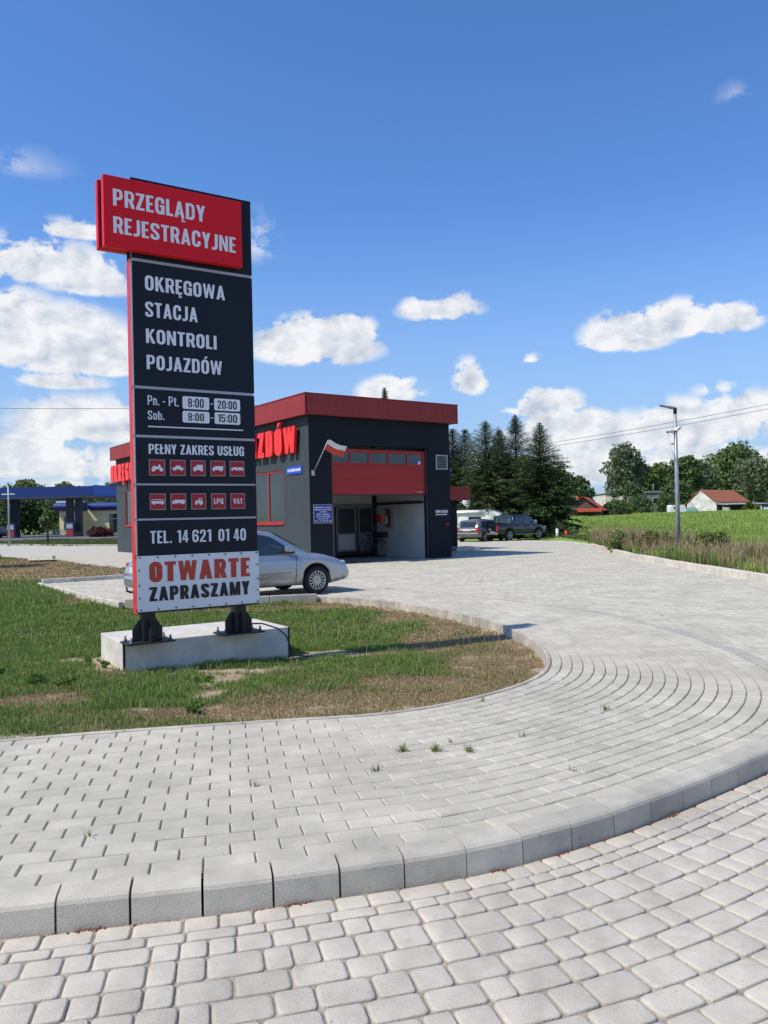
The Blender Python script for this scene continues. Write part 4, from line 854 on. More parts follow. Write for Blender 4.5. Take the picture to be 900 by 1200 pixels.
MB().lathe([(0, -.05), (.08, -.04), (.09, 0)], (4.3, BV, 2.75), 'y', 10).build('wall_lamp', 'dark_metal', B)
# sectional door, half raised, with a row of panes
sd = MB().box(1.172, 5.498, L0 + .10, L0 + .16, 2.46, 3.53, .006).build('sectional_door', 'door_red', B)
MB().box(1.172, 5.498, L0 + .095, L0 + .165, 2.42, 2.46).build('door_seal', 'dark_metal', sd)
MB().box(1.18, 5.49, L0 + .097, L0 + .10, 2.99, 2.996).build('panel_joint', 'dark_metal', sd)
MB().box(5.0, 5.28, L0 + .095, L0 + .10, 2.53, 2.56).build('maker_badge', 'grey_light', sd)
mb = MB(); ww = [(1.26, 1.98), (2.05, 2.80), (2.88, 3.65), (3.73, 4.53), (4.60, 5.28)]
for a, b, c, d in ((1.172, 5.498, 3.532, 3.60), (1.172, 5.498, 3.97, 4.09)): mb.box(a, b, L0 + .10, L0 + .16, c, d)
xs_ = [1.172] + [v for w_ in ww for v in w_] + [5.498]
for q in range(0, len(xs_), 2): mb.box(xs_[q], xs_[q + 1], L0 + .10, L0 + .16, 3.60, 3.97)
wf = mb.build('door_window_frame', 'door_red', B)
for a, b in ww: MB().box(a, b, L0 + .125, L0 + .14, 3.60, 3.97).build('pane', 'glass_grey', wf)
MB().box(4.98, 5.09, L0 + .115, L0 + .124, 3.61, 3.70).build('sticker', 'blue_bright', wf)
MB().box(5.10, 5.21, L0 + .115, L0 + .124, 3.60, 3.71).build('sticker', 'white', wf)
MB().tube([(1.3, L0 + .2, 4.16), (5.4, L0 + .2, 4.14)], .035, 8).build('torsion_shaft', 'dark_metal', B)
MB().box(5.40, 5.495, L0 + .04, L0 + .09, 0, 4.2).build('door_guide', 'dark_metal', B)
# vent grille
vt = MB()
for a, b, c, d in ((5.86, 6.43, 3.41, 3.45), (5.86, 6.43, 3.94, 3.98), (5.86, 5.90, 3.45, 3.94), (6.39, 6.43, 3.45, 3.94)): vt.box(a, b, L0 - .04, L0 - .004, c, d)
vt = vt.build('vent_frame', 'grey_light', B)
for q in range(6): MB().prism([(L0 - .03, 3.47 + q * .08), (L0 - .005, 3.51 + q * .08), (L0 - .005, 3.525 + q * .08), (L0 - .03, 3.485 + q * .08)], 5.90, 6.39, 'x').build('louvre', 'alu_frame', vt)
MB().lathe([(0, -.05), (.05, -.04), (.06, -.003)], (6.37, L0 - .003, 1.29), 'y', 12).build('warning_light', 'lamp_red', B)
# low annex on the far side
ax = MB().box(W1 + .01, 11.0, 5.07, 12, -.02, 2.34).build('annex', 'wall_shaded', B)
MB().box(W1 + .01, 11.55, 4.7, 12.4, 2.34, 2.98).build('annex_fascia', 'red_fascia', ax)
MB().box(10.2, 11.6, 4.2, 5.06, -.02, .16).build('annex_step', 'concrete', ax)

# signs on the walls
bsg = thing('blue_notice_sign', 'square blue sign with white text left of the open door', 'sign', tuple(B.matrix_basis @ Vector((.38, L0 - .006, 1.45))), BT)
bsg.location = (BX + .38 * math.cos(BT) - (L0 - .006) * math.sin(BT), BY + .38 * math.sin(BT) + (L0 - .006) * math.cos(BT), 1.45)
MB().box(0, .76, -.02, 0, 0, .66).build('frame', 'grey_light', bsg); MB().box(.02, .74, -.026, -.02, .02, .64).build('face', 'blue_sign', bsg)
zz = .58
for s_, wd, h in (('OKRĘGOWA STACJA', .66, .045), ('KONTROLI POJAZDÓW', .68, .045), ('CZYNNA', .28, .04), ('GODZ. OTWARCIA', .52, .045), ('PN.-PT. 8:00-20:00', .56, .045), ('SOB. 8:00-15:00', .42, .04), ('TEL. 14 621 01 40', .66, .04)):
    text_part(s_, .38 - wd / 2, .38 + wd / 2, zz - h, zz, -.026, 'white_vinyl', bsg, off=.003, ext=.002); zz -= .08
def frontpt(u, z, v=L0 - .004): return (BX + u * math.cos(BT) - v * math.sin(BT), BY + u * math.sin(BT) + v * math.cos(BT), z)
o_ = thing('office_sign', 'small dark sign with white letters and arrow on the pillar right of the door', 'sign', frontpt(5.8, 1.64), BT)
MB().box(-.02, .64, -.012, 0, -.03, .24).build('face', 'dark_metal', o_)
text_part('BIURO OBSŁUGI', 0, .60, .10, .20, -.012, 'white_vinyl', o_, ext=.002)
MB().prism([(0, .02), (.48, .02), (.48, 0), (.56, .035), (.48, .07), (.48, .05), (0, .05)], -.016, -.012, 'y').build('arrow', 'white_vinyl', o_)
# lettering on the side wall: seen from outside, text runs from far end (v large) to the corner
lt = thing('facade_lettering', 'large red three dimensional letters OKRĘGOWA STACJA KONTROLI POJAZDÓW along the grey side wall', 'lettering')
vS, vE = 22.62, .85; lt.location = (BX + W0 * math.cos(BT) - vS * math.sin(BT), BY + W0 * math.sin(BT) + vS * math.cos(BT), 0); lt.rotation_euler = (0, 0, BT - PI / 2)
txt = 'OKRĘGOWA STACJA KONTROLI POJAZDÓW'; un = (vS - vE) / text_width(txt, .23, .10); x = 0
for c in txt:
    if c != ' ':
        mb = MB(); w_ = glyph_mesh(mb, c, x, 3.95, un, .94, -.10, .10, .23, .19, .001); o_ = mb.build('letter', 'letter_red', lt)
        for zq in (4.2, 4.7): MB().box(x + w_ * un * .5 - .02, x + w_ * un * .5 + .02, -.10, .0, zq, zq + .04).build('standoff', 'dark_metal', o_)
    x += (glyph(c, .23)[0] + .10) * un
pq = thing('wall_plaque', 'narrow blue plaque with white text line under the red letters', 'sign', lt.location[:2] + (0,), BT - PI / 2); pq.location.z = 3.22
MB().box(vS - 1.83, vS - .72, -.03, -.003, 0, .27).build('face', 'blue_bright', pq)
text_part('STACJA KONTROLI POJAZDÓW', vS - 1.76, vS - .80, .09, .19, -.030, 'white', pq, ext=.003, s=.2)

# flag
def wavy(p0, p1, wid, amp, ph): pass
fl_ = thing('polish_flag', 'white and red flag flying from a slanted wall pole beside the door', 'flag', frontpt(.40, 3.2), BT)
MB().tube([(0, -.02, 0), (.11, -.36, .53), (.22, -.70, 1.08)], [.018, .018, .014], 8).build('flagpole', 'galv', fl_)
MB().box(-.05, .05, -.05, 0, -.09, .09).build('wall_bracket', 'grey_light', fl_)
pa, pb = Vector((.216, -.69, 1.06)), Vector((.155, -.50, .77))      # cloth along the pole
def cloth(v0, v1):
    def fn(u, v):
        t = v0 + (v1 - v0) * v; p = pa.lerp(pb, t); w = u
        return tuple(p + Vector((.95 * w, .20 * w + .10 * math.sin(w * 7 + t * 2) * w, -.08 * w - .10 * w * w + .05 * math.sin(w * 6 + 1.2 + t) * (w > .05) - .10 * t * w)))
    return fn
MB().grid(cloth(0, .44), 16, 4).build('white_stripe', 'flag_white', fl_); MB().grid(cloth(.44, 1), 16, 5).build('red_stripe', 'flag_red', fl_)

# bicycle in the bay
def bicycle(loc, rz, label):
    t = thing('bicycle', label, 'bicycle', loc, rz)
    for x in (-.52, .52):
        w_ = MB(); w_.tube([(x + .33 * math.cos(a), 0, .34 + .33 * math.sin(a)) for a in [2 * PI * q / 20 for q in range(21)]], .018, 6).build('wheel', 'rubber', t)
        sp_ = MB()
        for q in range(8): a = PI * q / 8; sp_.tube([(x + .32 * math.cos(a), 0, .34 + .32 * math.sin(a)), (x - .32 * math.cos(a), 0, .34 - .32 * math.sin(a))], .003, 4)
        sp_.build('spokes', 'bolt', w_ if not isinstance(w_, MB) else t)
    fr = MB(); 
    for a, b in (((-.52, .34), (-.08, .30)), ((-.08, .30), (-.22, .85)), ((-.52, .34), (-.2, .80)), ((-.2, .78), (.36, .82)), ((-.08, .30), (.38, .74)), ((.34, .98), (.52, .34))): fr.tube([(a[0], 0, a[1]), (b[0], 0, b[1])], .018, 8)
    fr.build('frame', 'steel_black', t)
    MB().box(-.34, -.10, -.07, .07, .87, .92, .02).build('saddle', 'rubber', t)
    MB().tube([(.30, -.28, 1.02), (.36, -.1, 1.0), (.36, .1, 1.0), (.30, .28, 1.02)], .014, 6).build('handlebar', 'bolt', t)
    MB().box(.42, .74, -.17, .17, .78, 1.0, .01).build('basket', 'dark_metal', t)
    return t
bicycle(frontpt(4.75, .01, 3.0), BT + .25, 'dark bicycle leaning by the inner doors inside the open bay')

# ------------------------------------------------------------------ vehicles
def pl(P, x):
    return float(np.interp(x, [p[0] for p in P], [p[1] for p in P]))
def make_car(name, label, loc, rz, paint, L, Wd, sh, zc, cab, wr, wx, sill, wins_, ws=None, scale=1, wtop=.8, plan=.10, group=None, towbar=False, rim_n=10):
    """sh: shoulder height along x (rear 0 to nose L); zc: extra crown height; cab: greenhouse roofline [(x,z)...]; wr wheel radius; wx wheel centres; wins_: side glass polygons"""
    t = thing(name, label, 'car', loc, rz, group); t.scale = (scale,) * 3; h = Wd / 2
    def hw(x): return h * (1 - plan * abs((x - L * .47) / (L * .53)) ** 3.2 - .05 * max(0, (abs(x - L / 2) - L * .44) / (L * .06)) ** 2)
    xs_ = sorted(set([0, .02, .06] + list(np.linspace(.12, L - .12, 30)) + [L - .06, L - .02, L] + [c + r_ for c in wx for r_ in np.linspace(-wr * 1.22, wr * 1.22, 15)]))
    xs_ = [x for x in xs_ if 0 <= x <= L]; ra = wr * 1.2
    def zlow(x):
        for c in wx:
            if abs(x - c) < ra: return max(sill, wr + math.sqrt(ra * ra - (x - c) ** 2) * .98)
        e = max(0, .35 - x) * .35 + max(0, x - (L - .30)) * .4
        return sill + e
    mb = MB(); rings = []
    for x in xs_:
        w = hw(x); z0 = zlow(x); zs = pl(sh, x); zt = zs + pl(zc, x)
        flare = .012 if any(abs(x - c) < ra * 1.12 for c in wx) else 0
        rings.append([(0, z0 if z0 < sill + .2 else sill + .2), (w * .90, z0), (w * .985 + flare, z0 + .02), (w + flare, z0 + (zs - z0) * .45), (w * .995, z0 + (zs - z0) * .75), (w * .965, zs - .03), (w * .93, zs), (w * .84, zs + (zt - zs) * .55), (w * .5, zt - .006), (0, zt)])
    n = len(rings[0]); V = []
    for x, r_ in zip(xs_, rings): V += [(x, y, z) for y, z in r_] + [(x, -y, z) for y, z in r_[1:-1][::-1]]
    m = 2 * n - 2; F = []
    for i in range(len(xs_) - 1):
        for j in range(m): F.append((i * m + j, i * m + (j + 1) % m, (i + 1) * m + (j + 1) % m, (i + 1) * m + j))
    F += [tuple(range(m)), tuple(range((len(xs_) - 1) * m + m - 1, (len(xs_) - 1) * m - 1, -1))]
    mb.add(V, F, True); bd = mb.build('body', paint, t)
    # greenhouse
    cx0, cx1 = cab[0][0], cab[-1][0]; xc = sorted(set(list(np.linspace(cx0, cx1, 26)) + [p[0] for p in cab]))
    zmax = max(p[1] for p in cab)
    def side_y(x, z):
        wb = hw(x) * .925; zb = pl(sh, x); k_ = min(1, max(0, (z - zb) / max(zmax - zb, .01))); return wb + (h * wtop - wb) * k_ ** 1.15
    V = []; F = []
    for x in xc:
        zr = pl(cab, x); zb = min(pl(sh, x) - .02, zr - .004); zr = max(zr, zb + .004)
        ys = side_y(x, zr)
        r_ = [(side_y(x, zb), zb), (side_y(x, zb + (zr - zb) * .5), zb + (zr - zb) * .5), (side_y(x, zr - (zr - zb) * .10), zr - (zr - zb) * .10), (ys * .93, zr - .012 * min(1, (zr - zb) * 5)), (ys * .6, zr + .012 * min(1, (zr - zb) * 4)), (0, zr + .02 * min(1, (zr - zb) * 4))]
        V += [(x, y, z) for y, z in r_] + [(x, -y, z) for y, z in r_[:-1][::-1]]
    m = 11
    for i in range(len(xc) - 1):
        for j in range(m - 1): F.append((i * m + j, i * m + j + 1, (i + 1) * m + j + 1, (i + 1) * m + j))
    F += [tuple(range(m)), tuple(range((len(xc) - 1) * m + m - 1, (len(xc) - 1) * m - 1, -1))]
    MB().add(V, F, True).build('cabin', paint, t)
    for q, poly in enumerate(wins_):
        for sgn_ in (1, -1):
            vs = [(x, sgn_ * (side_y(x, z) + .008), z) for x, z in poly]; cxp = sum(p[0] for p in vs) / len(vs); cyp = sum(p[1] for p in vs) / len(vs) + sgn_ * .004; czp = sum(p[2] for p in vs) / len(vs)
            MB().add(vs + [(cxp, cyp, czp)], [(i, (i + 1) % len(vs), len(vs)) for i in range(len(vs))]).build('side_window', 'car_glass', t)
    # windscreen and rear glass
    return t, bd, hw, side_y
def screen(t, name, xa, xb, cab, side_y, inset=.09):
    za, zb = pl(cab, xa), pl(cab, xb); n_ = Vector((-(zb - za), 0, (xb - xa))).normalized() * (1 if xb > xa else -1)
    def fn(u, v):
        x = xa + (xb - xa) * u; z = pl(cab, x); y = (side_y(x, z) - inset * .8) * (2 * v - 1); zc_ = .018 * (1 - (2 * v - 1) ** 4) + (.012 if True else 0)
        return (x, y, z + zc_ + .004)
    MB().grid(fn, 4, 8).build(name, 'car_glass', t)
def wheels(t, wx, wr, Wd, tw=.2, spokes=10):
    for x in wx:
        for s_ in (1, -1):
            y = s_ * (Wd / 2 - .10); o = s_ * tw / 2
            w_ = MB().lathe([(wr * .62, -o), (wr * .93, -o), (wr, -o * .7), (wr, o * .7), (wr * .93, o), (wr * .68, o * .98), (wr * .64, o * .7)], (x, y, wr), 'y', 28).build('wheel', 'rubber', t)
            rm = MB().lathe([(wr * .64, o * .70), (wr * .68, o * .99), (wr * .62, o * .96), (wr * .58, o * .6), (wr * .58, -o * .5)], (x, y, wr), 'y', 28)
            rm.lathe([(0, o * .82), (wr * .15, o * .82), (wr * .17, o * .6)], (x, y, wr), 'y', 12)
            for q in range(spokes):
                a = 2 * PI * q / spokes; c, s2 = math.cos(a), math.sin(a); wq = wr * .045
                pts = [(x + c * wr * .12 - s2 * wq, wr + s2 * wr * .12 + c * wq), (x + c * wr * .6 - s2 * wq * .8, wr + s2 * wr * .6 + c * wq * .8), (x + c * wr * .6 + s2 * wq * .8, wr + s2 * wr * .6 - c * wq * .8), (x + c * wr * .12 + s2 * wq, wr + s2 * wr * .12 - c * wq)]
                rm.prism(pts, y + o * .62, y + o * .8, 'y')
            rm.build('rim', 'rim', w_)
            MB().lathe([(0, o * .2), (wr * .6, o * .2)], (x, y, wr), 'y', 20).build('brake_disc', 'dark_metal', w_)
    for x in wx:
        MB().lathe([(0, -(Wd / 2 - .07)), (wr * 1.19, -(Wd / 2 - .07)), (wr * 1.19, -.2), (wr * 1.19, .2), (wr * 1.19, Wd / 2 - .07), (0, Wd / 2 - .07)], (x, 0, wr * 1.02), 'y', 20).build('wheel_housing', 'trim', t) if False else None
def underside(t, L, Wd, sill, wx, wr):
    mb = MB(); mb.box(.25, L - .35, -Wd / 2 + .28, Wd / 2 - .28, sill - .03, sill + .3)
    mb.build('underbody', 'trim', t)
    for x in wx:
        for s_ in (1, -1):
            mb = MB(); n = 12; ra = wr * 1.2
            P = [(x + ra * math.cos(PI * q / n), wr + ra * .98 * math.sin(PI * q / n)) for q in range(n + 1)]
            y0, y1 = s_ * (Wd / 2 - .04), s_ * (Wd / 2 - .32)
            vs = [(a, y0, b) for a, b in P] + [(a, y1, b) for a, b in P] ; fs = [(q, q + 1, q + n + 2, q + n + 1) for q in range(n)] + [tuple(range(n + 1, 2 * n + 2))]
            mb.add(vs, fs).build('wheel_arch_liner', 'trim', t, recalc=False)
def line_strip(t, name, pts, sides, r=.006, m='trim', out=.004):
    for s_ in sides: MB().tube([(x, s_ * (y + out), z) for x, y, z in pts], r, 4).build(name, m, t)

# silver car on the parking pad
HD = math.radians(34.5)
SH = [(0, .60), (.05, .78), (.3, .88), (1.0, .90), (2.9, .87), (3.3, .855), (3.9, .79), (4.25, .70), (4.42, .60), (4.48, .50)]
ZC = [(0, .0), (.1, .04), (.4, .06), (1, .05), (3.2, .075), (3.9, .07), (4.30, .045), (4.48, .01)]
CAB = [(.35, .93), (.75, 1.16), (1.15, 1.33), (1.7, 1.40), (2.3, 1.40), (2.65, 1.345), (3.0, 1.15), (3.45, .90)]
WN = [[(2.02, .90), (2.02, 1.31), (2.30, 1.31), (2.58, 1.255), (3.02, .985), (3.05, .91)], [(1.12, .91), (1.12, 1.26), (1.55, 1.305), (1.94, 1.31), (1.94, .90)], [(.72, .95), (.98, 1.17), (1.04, 1.21), (1.04, .93)]]
wsx = (.78, 3.62); wrad = .30
t, bd, hw, sy = make_car('silver_car', 'silver saloon car with alloy wheels parked on the pad behind the totem sign', (0, 0, 0), HD, 'car_silver', 4.48, 1.72, SH, ZC, CAB, wrad, wsx, .23, WN)
wheels(t, wsx, wrad, 1.72, .19, 14); underside(t, 4.48, 1.72, .23, wsx, wrad)
screen(t, 'windscreen', 2.72, 3.38, CAB, sy); screen(t, 'rear_window', 1.0, .45, CAB, sy)
# front near wheel must stand at its place on the pad
c, s_ = math.cos(HD), math.sin(HD); fx, fy_ = 3.62, -.86 + .10
t.location = (-1.50 - (fx * c - fy_ * s_), 17.02 - (fx * s_ + fy_ * c), 0)
line_strip(t, 'door_gap', [(3.10, hw(3.1), .26), (3.12, hw(3.1) + .0, .55), (3.13, hw(3.1) * .975, .86)], (1, -1), .005)
line_strip(t, 'door_gap', [(1.98, hw(2), .26), (1.98, hw(2), .6), (1.98, hw(2) * .975, .87)], (1, -1), .005)
line_strip(t, 'side_moulding', [(.25 + q * .25, hw(.25 + q * .25) , .50) for q in range(12) if not abs(.25 + q * .25 - .78) < .36], (1, -1), .012, 'car_silver')
line_strip(t, 'window_trim', [(.70, sy(.7, .935), .935), (1.5, sy(1.5, .9), .905), (3.12, sy(3.1, .9), .895)], (1, -1), .009, 'trim', .012)
for s_ in (1, -1):
    m_ = MB().box(2.86, 3.02, s_ * .88 - .075, s_ * .88 + .075, .93, 1.05, .03).build('door_mirror', 'car_silver', t)
    MB().box(2.98, 3.08, s_ * .83 - .04, s_ * .83 + .04, .90, .96, .01).build('mirror_foot', 'trim', m_)
    MB().box(4.12, 4.41, s_ * .58 - .15, s_ * .58 + .14, .60, .69, .04).build('headlight', 'lamp_clear', t)
    MB().box(.04, .13, s_ * .66 - .10, s_ * .66 + .07, .66, .80, .02).build('rear_light', 'lamp_red', t)
    MB().lathe([(0, .018), (.018, .014), (.022, 0)], (3.24, s_ * hw(3.24) * .995, .66), 'y', 8).build('side_repeater', 'lamp_red', t)
    MB().box(2.12, 2.28, s_ * hw(2.2) - .012, s_ * hw(2.2) + .016, .76, .79, .008).build('door_handle', 'car_silver', t)
MB().box(-.03, .14, -.70, .70, .30, .56, .07).build('rear_bumper', 'car_silver', t)
MB().box(4.26, 4.52, -.70, .70, .26, .50, .09).build('front_bumper', 'car_silver', t)
MB().box(4.48, 4.526, -.52, .52, .31, .355, .01).build('bumper_intake', 'trim', t)
MB().box(4.43, 4.485, -.38, .38, .52, .60, .015).build('grille', 'trim', t)
MB().box(-.025, -.005, -.26, .26, .62, .73).build('number_plate', 'plate', t)
MB().tube([(.2, 0, .27), (-.08, 0, .25), (-.16, 0, .28), (-.17, 0, .36)], .022, 8).build('towbar', 'steel_black', t)

# dark pickup
HP = math.radians(41)
SHP = [(0, .98), (.05, 1.06), (1.5, 1.09), (1.6, 1.09), (4.2, 1.06), (4.6, 1.03), (5.05, .93), (5.2, .75)]
ZCP = [(0, .0), (1.5, 0), (1.7, .03), (4.2, .06), (5.0, .04), (5.2, .01)]
CABP = [(1.62, 1.10), (1.72, 1.60), (1.9, 1.74), (2.5, 1.78), (3.2, 1.76), (3.5, 1.66), (4.15, 1.12)]
WNP = [[(1.86, 1.14), (1.92, 1.60), (2.62, 1.66), (2.64, 1.12)], [(2.72, 1.12), (2.70, 1.66), (3.2, 1.65), (3.42, 1.58), (3.88, 1.17), (3.88, 1.12)]]
wpx = (1.15, 4.22); wrp = .38
t, bd, hw, sy = make_car('pickup_truck', 'dark blue double cab pickup parked under the spruces beyond the yard', (6.15, 48.3, 0), HP, 'car_dark', 5.2, 1.86, SHP, ZCP, CABP, wrp, wpx, .42, WNP, scale=.93, plan=.05)
c, s_ = math.cos(HP), math.sin(HP); t.location = (7.72 - .93 * (1.15 * c + .85 * s_), 49.35 - .93 * (1.15 * s_ - .85 * c), -.02)
wheels(t, wpx, wrp, 1.86, .24, 6); underside(t, 5.2, 1.86, .45, wpx, wrp); screen(t, 'windscreen', 3.5, 4.1, CABP, sy); screen(t, 'rear_window', 1.74, 1.64, CABP, sy)
MB().box(.12, 1.55, -.74, .74, 1.085, 1.10).build('load_bed_cover', 'trim', t)
MB().tube([(1.35, -.72, 1.08), (1.45, -.66, 1.68), (1.45, .66, 1.68), (1.35, .72, 1.08)], .035, 8).build('roll_bar', 'rim', t)
tg = MB().box(-.03, .03, -.74, .74, .66, 1.07, .02).build('tailgate', 'car_dark', t)
text_part('HILUX', -.48, .48, .72, .86, 0, 'silver', tg, off=.008, ext=.004)
lo = tg.children[0]; lo.rotation_euler = (0, 0, -PI / 2); lo.location = (-.034, 0, 0)
MB().box(-.16, .04, -.86, .86, .44, .60, .03).build('rear_bumper', 'rim', t)
MB().box(-.172, -.160, -.26, .26, .47, .57).build('number_plate', 'plate', t)
for s_ in (1, -1):
    MB().box(-.03, .10, s_ * .83 - .07, s_ * .83 + .07, .70, 1.02, .02).build('rear_light', 'lamp_red', t)
    MB().box(4.95, 5.15, s_ * .70 - .16, s_ * .70 + .16, .76, .92, .03).build('headlight', 'lamp_clear', t)
    MB().box(3.72, 3.84, s_ * 1.03 - .09, s_ * 1.03 + .09, 1.16, 1.36, .03).build('door_mirror', 'rim', t)
    MB().box(1.7, 3.9, s_ * .93 - .06, s_ * .93 + .06, .40, .44, .01).build('side_step', 'rim', t)
    for x in (2.55, 3.55): MB().box(x - .2, x - .02, s_ * hw(x) - .01, s_ * hw(x) + .02, .98, 1.02, .008).build('door_handle', 'rim', t)
MB().box(5.16, 5.23, -.5, .5, .60, .86, .02).build('grille', 'trim', t)

# grey estate car
SHW = [(0, .80), (.1, .90), (3.2, .90), (3.9, .80), (4.4, .62), (4.5, .5)]
CABW = [(.05, .92), (.28, 1.22), (.5, 1.40), (1.8, 1.46), (2.5, 1.42), (2.75, 1.34), (3.4, .92)]
WNW = [[(.55, .96), (.62, 1.30), (1.15, 1.36), (1.15, .95)], [(1.22, .95), (1.22, 1.36), (1.98, 1.36), (1.98, .94)], [(2.05, .94), (2.05, 1.36), (2.6, 1.30), (3.05, .98)]]
HW_ = math.radians(58)
t, bd, hw, sy = make_car('grey_estate_car', 'grey estate car parked between the white camper and the dark pickup', (5.05, 48.6, -.02), HW_, 'car_grey', 4.5, 1.74, SHW, ZC, CABW, .31, (.8, 3.6), .24, WNW, scale=.95)
wheels(t, (.8, 3.6), .31, 1.74, .2, 8); underside(t, 4.5, 1.74, .24, (.8, 3.6), .31); screen(t, 'windscreen', 2.8, 3.32, CABW, sy)
g_ = MB(); g_.add([(.075, -.56, .97), (.075, .56, .97), (.33, .50, 1.30), (.33, -.50, 1.30)], [(0, 1, 2, 3)]); g_.v = [(x - .03, y, z) for x, y, z in g_.v]; g_.build('rear_window', 'car_glass', t)
MB().box(-.06, .08, -.82, .82, .34, .60, .05).build('rear_bumper', 'car_grey', t); MB().box(-.02, .03, -.28, .28, .72, .84).build('number_plate', 'plate', t)
for s_ in (1, -1): MB().box(-.02, .12, s_ * .74 - .12, s_ * .74 + .1, .66, .90, .02).build('rear_light', 'lamp_red', t)

# white camper with satellite dish
t = thing('camper_van', 'white camper with awning box and roof dish parked behind the estate car', 'camper van', (4.5, 57.6, -.03), math.radians(-26))
MB().prism([(0, .35), (0, 1.92), (.15, 2.02), (3.7, 2.02), (4.35, 1.72), (4.65, 1.25), (5.2, .98), (5.35, .55), (5.3, .35)], -1.05, 1.05, 'y').build('body', 'camper', t)
for a, b in ((.5, 1.25), (2.1, 3.0)):
    w_ = MB().box(a, b, -1.075, -1.05, 1.05, 1.55, .01).build('window', 'car_glass', t); MB().box(a - .03, b + .03, -1.06, -1.052, 1.02, 1.58).build('window_frame', 'grey_light', w_)
MB().prism([(3.9, 1.05), (3.95, 1.55), (4.25, 1.55), (4.62, 1.1)], -1.062, -1.051, 'y').build('cab_window', 'car_glass', t)
MB().prism([(4.40, 1.69), (4.69, 1.27), (4.66, 1.25), (4.36, 1.68)], -.85, .85, 'y').build('windscreen', 'car_glass', t)
MB().tube([(.2, -1.13, 1.86), (3.2, -1.13, 1.86)], .09, 10).build('awning_box', 'camper', t)
MB().box(1.45, 1.95, -1.07, -1.05, .45, 1.75, .01).build('door', 'camper', t)
MB().box(.0, 5.25, -1.06, -1.052, .72, .78).build('stripe', 'grey_light', t)
for x in (1.1, 4.55):
    for s_ in (1, -1): MB().lathe([(0, -.09 * s_), (.20, -.09 * s_), (.31, -.09 * s_), (.31, .09 * s_), (.2, .09 * s_), (0, .09 * s_)], (x, s_ * .98, .31), 'y', 18).build('wheel', 'rubber', t)
MB().box(2.9, 3.3, -.3, .3, 2.02, 2.12, .03).build('roof_vent', 'grey_light', t)
ds = MB(); ds.lathe([(0, .10), (.15, .085), (.30, .03), (.36, -.02), (.30, .01), (0, .08)], (0, 0, 0), 'x', 18); ds = ds.build('satellite_dish', 'camper', t); ds.location = (1.7, -.2, 2.65); ds.rotation_euler = (0, -.2, -.75)
MB().tube([(1.7, -.2, 2.02), (1.7, -.2, 2.6)], .03, 8).build('dish_mast', 'grey_light', t); MB().tube([(1.75, -.2, 2.35), (1.15, -.2, 2.62)], .018, 6).build('dish_arm', 'grey_light', t)

# blue car at the filling station, far left
t, bd, hw, sy = make_car('blue_car', 'dark blue car standing at the filling station at the left edge', (-53.8, 108, -.05), math.radians(80), 'car_blue', 4.3, 1.75, SHW, ZC, CABW, .31, (.8, 3.4), .24, WNW, scale=1.05)
wheels(t, (.8, 3.4), .31, 1.75, .2, 6)
g_ = MB().add([(.05, -.56, .97), (.05, .56, .97), (.30, .50, 1.30), (.30, -.50, 1.30)], [(0, 1, 2, 3)]).build('rear_window', 'car_glass', t)
for s_ in (1, -1): MB().box(-.02, .12, s_ * .74 - .12, s_ * .74 + .1, .66, .90, .02).build('rear_light', 'lamp_red', t)

# ------------------------------------------------------------------ filling station
fcs = MB().prism([(-140, 84), (-20, 80), (-14, 150), (-140, 150)], -.3, -.01, 'z').build('forecourt', 'asphalt', None, kind='structure')
t = thing('fuel_canopy', 'long blue filling station canopy on dark columns across the road', 'canopy', (-55, 110, 0), 0)
MB().box(-30, 16.3, -4, 5, 5.34, 6.72).build('fascia', 'canopy_blue', t); MB().box(-29.9, 16.2, -3.9, 4.9, 5.26, 5.34).build('soffit', 'eternit', t)
MB().add([(16.31, -4, 5.35), (18.3, 5, 5.6), (18.3, 5, 6.9), (16.31, -4, 6.85), (16.31, 5, 5.35), (16.31, 5, 6.85)], [(0, 1, 2, 3), (0, 4, 1), (3, 2, 5), (1, 4, 5, 2)]).build('bright_end_panel', 'canopy_light', t)
for x in (-26, -16, -6): MB().box(x - .3, x + .3, -2.5, -1.9, -.05, 5.16).build('column', 'canopy_blue', t)
for x, w_ in ((4.9, .5), (12.35, .42), (13.55, .42)): MB().box(x - w_, x + w_, -2.4, -1.7, -.05, 5.16).build('column', 'dark_metal' if x > 6 else 'panel', t)
for x in (5.0, -5.9, 12.9):
    p_ = thing('fuel_pump', {5.0: 'blue and red fuel pump at the foot of the wide left canopy column', -5.9: 'fuel pump on its island beyond the left edge', 12.9: 'fuel pump between the two slim canopy columns'}[x], 'fuel pump', (-55 + x, 106.6, 0), 0, 'fuel pumps')
    MB().box(-.5, .5, -.3, .3, 0, 1.9, .05).build('body', 'canopy_blue', p_); MB().box(-.42, .42, -.34, -.30, 1.1, 1.7).build('display', 'grey_light', p_); MB().box(-.46, .46, -.34, -.30, .1, .95).build('lower_panel', 'pump_red', p_)
    MB().tube([(.5, -.2, 1.5), (.7, -.3, 1.0), (.62, -.3, .5), (.52, -.2, .9)], .03, 6).build('hose', 'rubber', p_)
t = thing('station_shop', 'low yellow filling station shop with rounded blue roof edge', 'building', (-51.3, 125, 0), 0)
MB().box(0, 3.2, .5, 12, -.1, 4.0).build('wall', 'yellow_wall', t); MB().box(3.2, 24, 3.4, 12, -.1, 4.0).build('wing_wall', 'yellow_wall', t)
def rounded(x0, x1, y, nm):
    P = [(y + .2 - 1.0 * math.sin(a), 3.75 + 1.35 * (.5 - .5 * math.cos(a))) for a in [PI * q / 8 for q in range(9)]] ; P += [(y + 2, 5.1), (y + 2, 3.75)]
    MB().prism(P, x0, x1, 'x').build(nm, 'canopy_blue', t)
